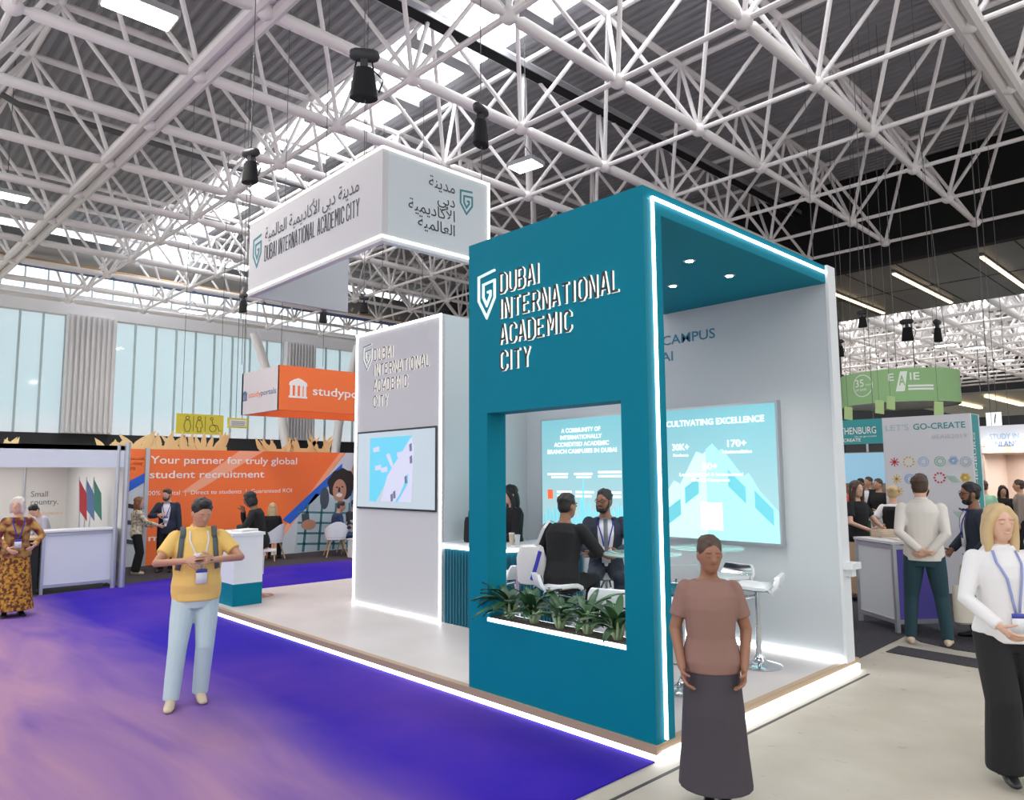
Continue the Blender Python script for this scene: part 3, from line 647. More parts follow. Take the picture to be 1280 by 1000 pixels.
for p, sc, lab, zb in ((at(455,97,X=-8.2), 1.0, 'black chain hoist above the front corner of the white sign', sz1), (at(313,210,X=-11.5), .82, 'black chain hoist above the left end of the white sign', sz1),
        (at(601,160,X=-7.68), .85, 'black chain hoist above the right rear end of the white sign', sz1), (at(304,380,X=-16), .6, 'black chain hoist under the lower left tip of the white sign', 4.4),
        (at(404,394,X=-15), .55, 'black chain hoist in front of the glazing over the orange sign', 4.4), (at(455,382,X=-13), .5, 'black chain hoist just left of the grey pillar top', None),
        (at(1134,414,Y=26), 1.0, 'black chain hoist over the middle of the green banner', None), (at(1172,415,Y=26), 1.0, 'black chain hoist over the right end of the green banner', None),
        (at(1078,400,Y=24), .75, 'black chain hoist touching the dark soffit edge', 4.5), (at(1050,436,Y=24), .8, 'black chain hoist over the left end of the green banner', 4.5)):
    hoist(p, sc, lab, 10.6, zb)

# ------------------------------------------------------------------ stands on the left
ORANGE = mat('orange_print', (255, 122, 58), .6); BLUE = mat('blue_print', (40, 104, 214), .6); PALEP = mat('pale_print', (206, 214, 222), .6); PRINTW = mat('text_white', (250, 240, 234), .6)
ow = thing('exhibition_wall', 'long orange stand wall reading Your partner for truly global student recruitment', 'wall panel')
ox = -17.0
box((ox-.12,5.3,0), (ox,11.6,2.5)).build('panel', ORANGE, ow)
P = (ox,0,0); pm = MB()
pm.prism([(10.15,2.5),(8.35,.35),(8.1,.0),(11.6,.0),(11.6,2.5)], P, Y_, Z_, .004)
pm.build('photo_print', PALEP, ow)
MB().prism([(10.12,2.5),(9.98,2.5),(7.95,0),(8.12,0)], P, Y_, Z_, .006).prism([(7.3,2.5),(7.9,2.5),(6.3,1.55),(6.0,1.55)], P, Y_, Z_, .001).build('white_stripe', mat('pale_orange', (255, 176, 138), .6), ow)
MB().prism([(10.05,2.22),(10.05,1.98),(8.62,.72),(8.42,.84)], P, Y_, Z_, .008).build('blue_stripe', BLUE, ow)
# printed photograph: laughing woman with curly dark hair in a checked shirt holding a phone
pr = {'hair': mat('print_hair', (44, 34, 34), .6), 'skin': mat('print_skin', (196, 144, 120), .6), 'shirt': mat('print_shirt', (188, 206, 214), .6), 'check': mat('print_check', (70, 130, 142), .6), 'strap': mat('print_strap', (72, 84, 96), .6), 'teeth': MATS['text_white'], 'denim': mat('print_denim', (120, 160, 206), .6)}
def blob(cx, cz, rx, rz, n=28, wob=0, ph=0): return [(cx+rx*(1+wob*math.sin(7*t+ph))*math.cos(t), cz+rz*(1+wob*math.sin(9*t+ph))*math.sin(t)) for t in [2*PI*k/n for k in range(n)]]
L_ = .009
def pp(poly, key, lv): MB().prism(poly, P, Y_, Z_, .006+.002*lv).build('photo_'+key, pr[key], ow)
pp([(8.75,.02),(8.85,.9),(9.3,1.45),(9.7,1.35),(10.2,1.2),(10.6,1.0),(10.6,.02)], 'shirt', 1)
for k in range(4): pp([(8.95+k*.42,.02),(9.02+k*.42,.02),(9.12+k*.4,1.2),(9.06+k*.4,1.2)], 'check', 2)
for k in range(4): pp([(8.82,.2+k*.26),(10.55,.1+k*.26),(10.55,.15+k*.26),(8.82,.25+k*.26)], 'check', 2)
pp(blob(9.55,1.33,.13,.28), 'strap', 3); pp(blob(10.06,1.68,.42,.4,60,.05), 'hair', 3); pp(blob(9.98,1.52,.2,.29), 'skin', 4); pp(blob(9.97,1.4,.09,.05), 'teeth', 5); pp(blob(9.9,1.6,.03,.02), 'hair', 5); pp(blob(10.06,1.61,.03,.02), 'hair', 5); pp([(9.95,1.6),(9.99,1.6),(10.0,1.48),(9.93,1.48)], 'hair', 4.5)
pp(blob(10.48,1.95,.16,.3), 'skin', 2.5); pp(blob(10.5,1.2,.2,.4), 'denim', 3.5); pp([(8.92,.95),(9.12,.98),(9.16,.62),(8.96,.6)], 'strap', 3); pp(blob(9.12,.68,.2,.13), 'skin', 4)
text('Your partner for truly global', (ox,5.32,2.19), Y_, Z_, .17, PRINTW, ow, width=3.45, bold=.025); text('student recruitment', (ox,5.32,1.87), Y_, Z_, .17, PRINTW, ow, width=2.6, bold=.025)
text('100% digital  |  Direct to students  |  Guaranteed ROI', (ox,5.25,1.5), Y_, Z_, .1, PRINTW, ow, width=3.4); text('m s', (ox,5.35,.52), Y_, Z_, .14, PRINTW, ow, width=.5, bold=.02)
ow2 = thing('exhibition_wall', 'narrow orange and blue wall panel behind the woman in black trousers', 'wall panel')
box((ox-.2,4.3,0), (ox-.04,5.26,2.5)).build('panel', PALEP, ow2); P2 = (ox-.04,0,0)
MB().prism([(4.3,2.5),(5.26,2.5),(5.26,1.85),(4.3,1.2)], P2, Y_, Z_, .004).build('orange_print', ORANGE, ow2); MB().prism([(4.3,1.45),(5.26,2.0),(5.26,1.8),(4.3,1.18)], P2, Y_, Z_, .007).build('blue_stripe', BLUE, ow2)
box((ox-.05,5.22,0), (ox+.03,5.3,2.52)).build('post', ALU, ow2)
text('search and\nrecruiting\nready', (ox-.04,4.85,2.26), Y_, Z_, .075, PRINTW, ow2, width=.36)
for k, (z, m_) in enumerate(((.95,'strap'),(1.3,'hair'),(.55,'strap'))): MB().prism([(4.7,z),(5.2,z-.12),(5.2,z-.03),(4.75,z+.08)], P2, Y_, Z_, .006).build('photo_patch', pr[m_], ow2)
# hanging box sign
ss = thing('hanging_sign', 'orange and white box sign with a small building logo, hanging over the orange wall', 'sign')
bx0, bx1, by0, by1, bz0, bz1 = -16.95, -15.0, 7.28, 11.2, 3.34, 4.33
box((bx1-.08,by0,bz0), (bx1,by1,bz1)).build('front_face', ORANGE, ss)
box((bx0,by0,bz0), (bx1-.02,by0+.08,bz1)).build('side_face', mat('sign_white', (214, 206, 208), .7), ss)
box((bx0,by0,bz0), (bx0+.08,by1,bz1)).box((bx0,by1-.08,bz0), (bx1,by1,bz1)).build('rear_face', ORANGE, ss)
text('studyportals', (bx1,8.08,3.72), Y_, Z_, .2, PRINTW, ss, width=1.85, bold=.03)
def building_icon(P, u, s, parent, m):
    mb = MB(); pr_ = lambda l: mb.prism([(a*s, b*s) for a, b in l], P, u, Z_, .006)
    pr_([(0,.62),(1,.62),(.96,.78),(.72,.92),(.5,1),(.28,.92),(.04,.78)]); pr_([(0,0),(1,0),(1,.1),(0,.1)])
    for a in (.06,.33,.6,.8): pr_([(a,.1),(a+.14,.1),(a+.14,.62),(a,.62)])
    mb.build('logo', m, parent)
building_icon((bx1,7.5,3.62), Y_, .45, ss, PRINTW)
text('study', (-16.55,by0,3.72), X_, Z_, .13, mat('orange_text', (240, 130, 90), .6), ss, width=.65, bold=.02); text('portals', (-15.9,by0,3.72), X_, Z_, .13, mat('navy_text', (84, 104, 140), .6), ss, width=.75, bold=.02); building_icon((-16.88,by0,3.66), X_, .24, ss, MATS['navy_text'])
m = MB()
for x, y in ((bx0+.04,by0+.04),(bx1-.04,by0+.04),(bx1-.04,by1-.04),(bx0+.04,by1-.04)): m.tube([(x,y,bz1),(x,y,DKZ+.095)], .008, 5)
m.build('suspension', CABLE, ss)
# toilet sign and the small notice
YEL = mat('sign_yellow', (226, 208, 70), .6); SYM = mat('sign_symbol', (92, 86, 50), .6)
ts = thing('toilet_sign', 'yellow hanging sign with woman, man and wheelchair symbols', 'sign'); tx = -22.0
box((tx-.05,7.55,3.15), (tx,8.92,3.74)).build('panel', YEL, ts); P = (tx,0,0); m = MB()
for cy, dress in ((7.86,1),(8.2,0)):
    m.stroke(blob(cy,3.62,.05,.05,12)[:-1], .018, P, Y_, Z_, .006, 0, 0, True)
    m.stroke([(cy-.06,3.55),(cy+.06,3.55),(cy+.1,3.36),(cy+(.09 if dress else .05),3.34),(cy+.05,3.22),(cy-.05,3.22),(cy-(.09 if dress else .05),3.34),(cy-.1,3.36)], .018, P, Y_, Z_, .006, 0, 0, True)
m.stroke([(8.03,3.22),(8.03,3.68)], .014, P, Y_, Z_, .006, 0, 0); m.stroke([(8.37,3.22),(8.37,3.68)], .014, P, Y_, Z_, .006, 0, 0)
m.stroke(blob(8.6,3.33,.1,.1,16), .018, P, Y_, Z_, .006, 0, 0, True); m.stroke(blob(8.56,3.62,.04,.04,10), .018, P, Y_, Z_, .006, 0, 0, True); m.stroke([(8.57,3.57),(8.6,3.44),(8.73,3.42),(8.8,3.25),(8.85,3.27)], .02, P, Y_, Z_, .006, 0, 0)
m.build('symbols', SYM, ts); MB().tube([(tx-.02,7.7,3.74),(tx-.02,7.7,DKZ+.095)], .008, 5).tube([(tx-.02,8.8,3.74),(tx-.02,8.8,DKZ+.095)], .008, 5).build('suspension', CABLE, ts)
ns = thing('notice_sign', 'small white sign with a yellow rim right of the toilet sign', 'sign')
box((tx-.05,9.05,3.38), (tx,9.68,3.68)).build('rim', YEL, ns); box((tx,9.1,3.43), (tx+.006,9.63,3.63)).build('panel', WHITE, ns); m = MB()
for z in (3.57,3.52,3.47): m.box((tx+.006,9.16,z-.012), (tx+.01,9.57,z+.012))
m.build('printed_lines', mat('grey_print', (150, 150, 150)), ns); MB().tube([(tx-.02,9.3,3.68),(tx-.02,9.3,DKZ+.095)], .01, 5).tube([(tx-.02,9.5,3.68),(tx-.02,9.5,DKZ+.095)], .01, 5).build('suspension', CABLE, ns)
# rear stand walls carrying the plywood leaves
rw = thing('exhibition_wall', 'grey stand wall behind the orange wall with plywood leaves along its top', 'wall panel')
box((-18.9,4.6,0), (-18.7,14,2.48)).build('panel', GREYP, rw)
GOLD = mat('plywood_gold', (236, 208, 154), .6)
def leaf_cut(px0, px1, ytop, n, lab, seed):
    a = at(px0, 566, X=-18.8); b = at(px1, 566, X=-18.8); h_ = at((px0+px1)/2, ytop, X=-18.8).z-2.48; rr = random.Random(seed); mb = MB()
    t = thing('leaf_cutout', lab, 'decoration', (-18.8, a.y, 2.48), 0, 'plywood leaf cutouts')
    Lw = b.y-a.y; mb.prism([(0,0),(Lw,0),(Lw,h_*.35),(0,h_*.35)], (-.02,0,0), Y_, Z_, .04)
    mb.build('base_rail', GOLD, t); mb = MB()
    for k in range(n):
        c = Lw*(k+.5)/n; lean = rr.uniform(-.9, .9); L = h_*rr.uniform(.75, 1.05); w = min(.16, Lw/n*.9)
        d = Vector((math.sin(lean), math.cos(lean))); s_ = Vector((d.y, -d.x)); q = Vector((c, h_*.12)); L /= max(.6, d.y)
        L = min(L, h_*1.2)
        pts = [q-s_*w*.25, q+d*L*.35-s_*w*.75, q+d*L*.6-s_*w*.6, q+d*L, q+d*L*.6+s_*w*.6, q+d*L*.35+s_*w*.75, q+s_*w*.25]
        mb.prism([(v.x, v.y) for v in pts], (-.03+.02*(k % 4),0,0), Y_, Z_, .018)
    mb.build('leaf_shapes', GOLD, t)
leaf_cut(128,158,549,5,'plywood leaf cutout over the post of the white stand',1); leaf_cut(160,283,541,22,'long row of plywood leaves under the toilet sign',2); leaf_cut(326,360,548,8,'plywood leaves over the right part of the orange wall, left clump',3); leaf_cut(366,412,545,11,'plywood leaves over the right part of the orange wall, right clump',4)
leaf_cut(2,22,548,4,'plywood leaves at the left edge over the white stand',5)
rw2 = thing('exhibition_wall', 'grey rear wall under the plywood leaves behind the white stand', 'wall panel'); box((-18.95,-2,0), (-18.65,4.6,2.48)).build('panel', GREYP, rw2)
# white stand at the left edge
ws = thing('exhibition_stand', 'white system stand with lit fascia and small country lettering at the left', 'stand'); wx = -14.0
box((wx-.05,-3,2.06), (wx,3.98,2.44)).build('fascia', mat('fascia_white', (226, 232, 240), .5), ws)
for y in (4.0,): MB().tube([(wx,y,0),(wx,y,2.5)], .05, 8).build('post', ALU, ws); MB().tube([(wx-.02,3.86,0),(wx-.02,3.86,2.46)], .035, 8).build('post', ALU, ws)
box((-18.1,-3,0), (-18.0,4.05,2.44)).build('rear_panel', mat('stand_beige', (226, 220, 214), .6), ws); box((-18,3.98,0), (wx-.02,4.03,2.44)).build('side_panel', mat('stand_beige2', (222, 218, 214), .6), ws)
box((-18.05,-3,2.36), (wx,4.0,2.44)).build('ceiling_panel', WHITE, ws)
text('Small\ncountry.', (-18.0,3.33,1.5), Y_, Z_, .12, mat('grey_text', (120,120,122)), ws, width=.5, bold=.01); text('big ideas', (-18.0,3.3,1.12), Y_, Z_, .08, mat('peach_text', (240,196,160)), ws, width=.62)
for y in (2.4,3.55): MB().tube([(-17.98,y-.35,0),(-17.98,y-.35,2.4)], .02, 6).build('panel_seam', ALU, ws)
Lm = bpy.data.lights.new('stand_light', 'AREA'); Lm.energy = 60; Lm.size = 2.5; lo = bpy.data.objects.new('stand_light', Lm); C.objects.link(lo); lo.location = (-16, 2.2, 2.3); lo.parent = ws
fl = thing('flag_stand', 'coloured small flags standing inside the white stand by its post', 'flags', (-15.0, 3.62, 0))
MB().lathe([(.001,0),(.12,0),(.12,.03),(.001,.04)], 16).build('base', ALU, fl)
for k, c_ in enumerate(((214,80,84),(120,150,190),(96,160,140))):
    a = (k-1)*.12; MB().tube([(0,a*.3,.03),(0,a,1.9)], .012, 6).build('pole', ALU, fl); MB().prism([(a,1.86),(a+.03,1.3),(a+.16,1.1),(a+.13,1.6)], (0,0,0), Y_, Z_, .012).build('flag', mat('flag_%d' % k, c_, .8), fl)
def system_counter(name, label, loc, rz, w, d, h, extra, group=None, side=None):
    t = thing(name, label, 'counter', loc, rz, group); m = MB()
    for x in (-w/2, w/2):
        for y in (-d/2, d/2): m.box((x-.022,y-.022,0), (x+.022,y+.022,h-.03))
    for z in (.1, h-.09):
        m.box((-w/2,-d/2-.015,z), (w/2,-d/2+.015,z+.05)).box((-w/2,d/2-.015,z), (w/2,d/2+.015,z+.05)).box((-w/2-.015,-d/2,z), (-w/2+.015,d/2,z+.05)).box((w/2-.015,-d/2,z), (w/2+.015,d/2,z+.05))
    m.build('frame', ALU, t); box((-w/2+.02,-d/2-.005,.14), (w/2-.02,-d/2+.005,h-.08)).build('front_panel', mat('counter_white', (226, 230, 236), .5), t)
    m = MB()
    for s_ in (-1, 1): m.box((s_*w/2-.005,-d/2+.02,.14), (s_*w/2+.005,d/2-.02,h-.08))
    m.build('side_panel', side or MATS['counter_white'], t); box((-w/2-.03,-d/2-.03,h-.03), (w/2+.03,d/2+.03,h)).build('top', extra, t)
    return t
system_counter('information_counter', 'white aluminium framed counter at the front of the white stand on the left', (-14.32, 3.35, 0), PI/2+.02, 1.08, .5, 1.02, WHITE)
t = thing('desk', 'wooden topped desk behind the woman in the ochre dress', 'desk', (-14.4, 2.3, 0))
box((-.3,-.5,.88), (.3,.5,.92)).build('top', mat('desk_top', (214, 180, 140), .5), t); box((-.27,-.47,0), (.27,.47,.88)).build('base', mat('desk_base', (28, 27, 28), .6), t)
# counter and stool at the left end of our stand
t = thing('information_counter', 'white and teal counter behind the man in yellow', 'counter', (-10.48, 4.52, PF), .0)
box((-.42,-.2,.0), (.34,.22,.3)).build('base', TEAL, t); box((-.42,-.2,.3), (.34,.22,.96)).build('body', WHITE, t); box((-.44,-.22,.96), (.36,.24,1.0)).build('top', WHITE, t)
t = thing('paper_stack', 'white papers lying on the counter before the woman in black', 'papers', (-10.45, 4.6, PF+1.0), .3)
box((-.11,-.15,0), (.11,.15,.02)).build('lower_sheets', WHITE, t); MB().box((-.1,-.14,.02), (.11,.15,.032), 0, .12).build('upper_sheets', mat('paper', (240, 238, 232)), t)
t = thing('bar_stool', 'white chrome bar stool carrying the woman in black at the stand counter', 'stool', (-10.78, 4.98, PF))
MB().lathe([(.001,0),(.22,0),(.225,.012),(.1,.03),(.035,.05),(.001,.05)], 28).build('base', CHROME, t, smooth=True); MB().tube([(0,0,.04),(0,0,.66)], .028, 14).build('pole', CHROME, t, smooth=True)
MB().box((-.19,-.19,.66), (.19,.19,.7)).build('seat', PLASTIC, t, bevel=.015); MB().tube([(-.19,-.17,.68),(-.22,-.17,.5),(-.22,-.17,.3),(-.22,.17,.3),(-.22,.17,.5),(-.19,.17,.68)], .014, 8).build('footrest', PLASTIC, t, smooth=True)

def shell_chair(loc, rz, label):
    t = thing('shell_chair', label, 'chair', loc, rz, 'white shell armchairs by the orange wall')
    pr_ = []; n = 18
    mb = MB(); vs = []
    rows = ((0,.42,.14),(.2,.44,.2),(.24,.5,.235),(.255,.62,.25),(.27,.0,.0))
    for k in range(n+1):
        a = PI*(-.12)+PI*1.24*k/n; ca, sa = math.cos(a), math.sin(a); top = .62+.2*max(0, -math.sin(a+PI))**1.5
        for r, z in ((.001,.42),(.17,.425),(.23,.48),(.265,top),(.285,top),(.255,.45),(.18,.395),(.001,.39)): vs.append((r*ca, -r*sa, z))
    q = 8
    fs = [(k*q+j, (k+1)*q+j, (k+1)*q+j+1, k*q+j+1) for k in range(n) for j in range(q-1)]; mb.add(vs, fs)
    mb.build('shell', PLASTIC, t, smooth=True)
    MB().rings([(.39,.24,.24),(.42,.25,.25),(.445,.235,.235)], 20).build('seat_cushion', PLASTIC, t, smooth=True)
    for x in (-.17, .17):
        for y in (-.15, .17): MB().tube([(x*.8,y*.8,.4),(x*1.45,y*1.45,0)], [.02,.013], 8).build('leg', WOOD, t, smooth=True)
    return t
shell_chair((-16.05, 7.7, 0), 2.2, 'white shell chair with wooden legs under the blonde seated woman'); shell_chair((-15.7, 9.15, 0), 1.2, 'white shell chair with wooden legs under the man in blue by the photo print')
shell_chair((-16.1, 9.75, 0), 1.3, 'white shell chair under the man in grey beside the man in blue')
t = thing('side_table', 'small white cube table by the feet of the two seated men', 'table', (-15.0, 9.45, 0))
box((-.25,-.25,.0), (.25,.25,.4)).build('body', WHITE, t); box((-.27,-.27,.4), (.27,.27,.43)).build('top', WHITE, t)

# ------------------------------------------------------------------ stands on the right
gc = thing('exhibition_wall', 'white stand wall headed LETS GO-CREATE with rows of small coloured symbols', 'wall panel')
gx0, gx1, gy = -4.6, -3.3, 13.0
GW = mat('gocreate_white', (222, 221, 226), .6); box((gx0,gy,0), (gx1,gy+.5,2.8)).build('panel', GW, gc)
TG = mat('teal_sign', (54, 150, 152), .6)
box((gx1-.001,gy+.08,0), (gx1+.006,gy+.42,2.79)).build('teal_end', TG, gc); text('EAIE GOTHENBURG', (gx1+.006,gy+.16,.9), Z_, -Y_, .12, PRINTW, gc, width=1.6)
text("LET'S", (gx0+.05,gy,2.58), X_, Z_, .1, mat('pale_teal_text', (176, 200, 208)), gc, width=.36); text('GO-CREATE', (gx0+.48,gy,2.58), X_, Z_, .1, TG, gc, width=.75, bold=.03); text('#EAIE2019', (gx0+.74,gy,2.42), X_, Z_, .07, mat('pale_text', (190, 196, 206)), gc, width=.5)
sym = [mat('sym_red', (206, 64, 74)), mat('sym_yellow', (232, 190, 90)), mat('sym_blue', (140, 176, 220)), mat('sym_green', (150, 196, 172)), mat('sym_paleblue', (176, 196, 226)), mat('sym_grey', (176, 190, 196))]
def symbol(kind, cx, cz, r, m):
    mb = MB(); P = (0, gy, 0)
    if kind in (0, 3):
        for k in range(8): a = k*PI/4; mb.stroke([(cx,cz),(cx+r*math.cos(a),cz+r*math.sin(a))], .014, P, X_, Z_, .005, 0, 0)
    if kind in (1, 5):
        for k in range(10): a = k*PI/5; mb.prism(blob(cx+r*math.cos(a),cz+r*math.sin(a),.016,.016,8), P, X_, Z_, .005)
    if kind in (2, 4): mb.stroke(blob(cx,cz,r,r,20), .014, P, X_, Z_, .005, 0, 0, True).stroke(blob(cx,cz,r*.6,r*.6,16), .014, P, X_, Z_, .005, 0, 0, True)
    if kind == 6:
        for k in range(6): a = k*PI/3; mb.prism(blob(cx+r*.6*math.cos(a),cz+r*.6*math.sin(a),.03,.03,8), P, X_, Z_, .005)
    if kind == 7:
        for k in range(-2, 3): mb.stroke([(cx-r*.7+k*.025,cz+r*.7),(cx+r*.5+k*.025,cz-r*.7)], .008, P, X_, Z_, .005, 0, 0)
    mb.build('symbol', m, gc)
for kind, cx, cz, mi in ((0,.16,2.06,0),(1,.38,2.06,1),(4,.6,2.06,4),(2,.84,2.06,3),(6,1.03,2.07,4),(4,1.2,2.05,5),(3,.18,1.78,1),(2,.38,1.78,2),(3,.58,1.78,3),(5,.82,1.8,0),(7,1.02,1.78,3),(6,1.18,1.8,1),(7,1.08,1.22,3),(3,.2,1.58,1)):
    symbol(kind, gx0+cx, cz, .075, sym[mi])
eb = thing('hanging_banner', 'curved green hanging banner with a white ringed 35 on it', 'banner')
ec, er, ez0, ez1 = Vector((-6.95, 21.0)), 1.42, 3.66, 4.5
GB = mat('banner_green', (150, 190, 132), .7); m = MB(); vs = []; n = 40
for k in range(n):
    a = 2*PI*k/n
    for r, z in ((er,ez0),(er,ez1),(er-.04,ez1),(er-.04,ez0)): vs.append((ec.x+r*math.sin(a), ec.y-r*math.cos(a), z))
m.add(vs, [(4*k+j, 4*((k+1) % n)+j, 4*((k+1) % n)+(j+1) % 4, 4*k+(j+1) % 4) for k in range(n) for j in range(4)]); m.build('drum', GB, eb, smooth=True)
MB().lathe([(.001,ez0+.02),(er-.05,ez0+.02),(er-.05,ez0+.05),(.001,ez0+.05)], 40, 0, (ec.x, ec.y, 0)).build('underside', WHITE, eb)
def on_drum(a0, z0): return lambda a, b: Vector((ec.x+(er+.006)*math.sin(a0+a/er), ec.y-(er+.006)*math.cos(a0+a/er), z0+b))
BW = mat('banner_white', (238, 244, 232), .7)
text('35', None or (0,0,0), X_, Z_, .2, BW, eb, width=.26, bold=.02, curve=on_drum(-.46, 4.12)); text('YEARS', (0,0,0), X_, Z_, .05, BW, eb, width=.16, curve=on_drum(-.25, 4.13)); text('OF EAIE', (0,0,0), X_, Z_, .06, BW, eb, width=.34, bold=.02, curve=on_drum(-.47, 4.01))
text('E', (0,0,0), X_, Z_, .19, BW, eb, width=.13, bold=.03, curve=on_drum(.16, 4.2)); text('IE', (0,0,0), X_, Z_, .19, BW, eb, width=.22, bold=.03, curve=on_drum(.5, 4.2))
f_ = on_drum(0, 0); m = MB()
def dpoly(pl, mb): 
    k = len(pl); mb.add([f_(a, b) for a, b in pl]+[f_(a, b)*1 for a, b in pl], [tuple(range(k))])
dpoly([(.38,3.92),(.58,3.92),(.66,4.42),(.5,4.42)], m)
for z in (4.02, 3.94):
    for q in range(12): dpoly([(.66+q*.05,z),(.71+q*.05,z),(.71+q*.05,z+.05),(.66+q*.05,z+.05)], m)
for k in range(28):
    a, b = 2*PI*k/28, 2*PI*(k+1)/28; r0, r1 = .27, .29
    dpoly([(-.44+r0*math.cos(a),4.14+r0*math.sin(a)),(-.44+r1*math.cos(a),4.14+r1*math.sin(a)),(-.44+r1*math.cos(b),4.14+r1*math.sin(b)),(-.44+r0*math.cos(b),4.14+r0*math.sin(b))], m)
m.build('graphics', BW, eb); text('A', (0,0,0), X_, Z_, .26, GB, eb, width=.14, bold=.03, curve=lambda a, b: Vector((ec.x+(er+.012)*math.sin((.46+a)/er), ec.y-(er+.012)*math.cos((.46+a)/er), 4.07+b)))
m = MB()
for a in (.3, 2.4, 4.5): m.tube([(ec.x+er*math.sin(a), ec.y-er*math.cos(a), ez1), (ec.x+er*.6*math.sin(a), ec.y-er*.6*math.cos(a),DKZ+.095)], .008, 5)
m.build('suspension', CABLE, eb)
gs = thing('hanging_sign', 'teal sign with GOTHENBURG lettering under the green banner', 'sign'); a = at(1046,526,Y=18); b = at(1104,554,Y=18)
box((a.x-.6,18,b.z), (b.x,18.08,a.z)).build('panel', TG, gs); text('GOTHENBURG', (b.x-.14,18,b.z+.24), X_, Z_, .17, PRINTW, gs, width=1.08, align='R'); text('GO-CREATE', (b.x-.5,18,b.z+.06), X_, Z_, .08, PRINTW, gs, width=.62, align='R', bold=.02); text('Go to go-create', (b.x-.14,18,b.z+.16), X_, Z_, .04, PRINTW, gs, width=.5, align='R')
MB().tube([(a.x-.4,18.04,a.z),(a.x-.4,18.04,DKZ+.095)], .008, 5).tube([(b.x-.2,18.04,a.z),(b.x-.2,18.04,DKZ+.095)], .008, 5).build('suspension', CABLE, gs)
gv = thing('exhibition_wall', 'stand wall with a pale blue sky print behind the people right of our stand', 'wall panel'); a = at(1048,566,Y=20.5); b = at(1106,604,Y=20.5)
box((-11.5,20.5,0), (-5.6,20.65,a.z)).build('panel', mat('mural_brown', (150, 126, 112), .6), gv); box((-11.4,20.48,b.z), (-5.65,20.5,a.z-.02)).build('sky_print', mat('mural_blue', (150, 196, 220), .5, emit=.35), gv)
box((-7.8,20.44,2.95), (-6.8,20.5,3.2)).build('yellow_header', YEL, gv)
MB().tube([(-7.7,20.6,0),(-7.7,20.6,2.96)], .03, 6).tube([(-6.9,20.6,0),(-6.9,20.6,2.96)], .03, 6).build('post', ALU, gv)
gcn = thing('bar_counter', 'green fronted counter with a white top behind the woman in the beige skirt', 'counter', (-5.35, 14.2, 0))
box((-1.6,-.3,0), (.62,.3,1.03)).build('base', mat('counter_green', (62, 92, 66), .5), gcn); box((-1.65,-.35,1.03), (.67,.35,1.09)).build('top', WHITE, gcn); box((-1.5,-.31,.3), (.55,-.3,.8)).build('lit_inset', mat('green_inset', (110, 146, 120), .4, emit=.12), gcn)
box((gx0-.12,12.6,0), (gx0+.1,12.72,1.25)).build('small_panel', WHITE, thing('display_stand', 'narrow white lectern panel beside the woman in the black vest', 'lectern'))
t = thing('cup', 'white cup on the green fronted counter', 'cup', (-5.0, 14.0, 1.09)); MB().lathe([(.001,0),(.05,0),(.07,.2),(.062,.2),(.045,.01),(.001,.01)], 16).build('body', WHITE, t); MB().lathe([(.001,.2),(.072,.2),(.07,.22),(.001,.222)], 16).build('lid', WHITE, t)
# counter with the books
COUNT_R = Vector((-3.42, 9.86, 0)); RZC = math.atan2(9.5-9.94, -3.27+3.86)
system_counter('information_counter', 'white counter with purple sides beside the man in the cream shirt', COUNT_R, RZC, .74, .55, 1.06, WHITE, side=mat('purple_panel', (104, 92, 190), .6))
CD, CN = Vector((math.cos(RZC), math.sin(RZC), 0)), Vector((-math.sin(RZC), math.cos(RZC), 0))
for k in range(4):
    t = thing('book', ['lowest kraft covered book of the pile on the white counter', 'second kraft book from the bottom of the pile on the white counter', 'third kraft book from the bottom of the pile on the white counter', 'topmost kraft book of the pile on the white counter'][k], 'book', COUNT_R-CD*.2+CN*.02+Z_*(1.06+k*.025), RZC+[.05,-.1,.12,.0][k], 'pile of kraft books')
    box((-.1,-.14,.002), (.098,.14,.021)).build('pages', mat('book_pages', (232, 222, 206)), t); MB().box((-.105,-.145,0), (.105,.145,.003)).box((-.105,-.145,.021), (.105,.145,.024)).box((-.108,-.145,0), (-.103,.145,.024)).build('cover', mat('book_kraft', (202, 172, 138)), t)
t = thing('booklet', 'thin open booklet lying right of the book pile', 'booklet', COUNT_R+CD*.16+Z_*1.06, RZC-.1); box((-.15,-.1,0), (.15,.1,.012)).build('pages', mat('book_pages', (232, 222, 206)), t); box((-.155,-.105,0), (.155,.105,.004)).build('cover', MATS['book_kraft'], t)
t = thing('wall_shelf', 'short white ledge on the outer side of the stand back wall', 'shelf'); a = at(1046,690,X=-2.965); box((-2.965,7.17,.97), (-2.87,7.36,1.03)).build('board', WHITE, t); box((-2.965,7.22,.9), (-2.9,7.31,.97)).build('bracket', WHITE, t)
# pale stand at the right edge
sf = thing('exhibition_stand', 'beige stand with a white fascia reading STUDY IN FINLAND at the right edge', 'stand'); y_ = 19.0
a = at(1222,533,Y=y_); b = at(1280,556,Y=y_); c_ = at(1222,563,Y=y_)
box((a.x,y_,b.z), (a.x+5,y_+.1,a.z)).build('fascia', mat('fascia_lilac', (214, 216, 228), .5, emit=.15), sf); text('STUDY IN', (a.x+.22,y_,a.z-.3), X_, Z_, .12, mat('sky_text', (140, 184, 226)), sf, width=.55, bold=.02); text('FINLAND', (a.x+.22,y_,a.z-.47), X_, Z_, .12, mat('blue_text', (90, 126, 206)), sf, width=.55, bold=.02)
box((a.x,y_+2,0), (a.x+5,y_+2.1,b.z+.1)).build('rear_panel', mat('stand_peach', (232, 208, 192), .6), sf); box((a.x,y_+.05,b.z-.16), (a.x+5,y_+2.05,b.z-.02)).build('ceiling_panel', mat('stand_cream', (236, 224, 214), .6), sf); box((a.x-.02,y_+.1,0), (a.x+.06,y_+2.1,b.z)).build('side_panel', MATS['stand_peach'], sf)
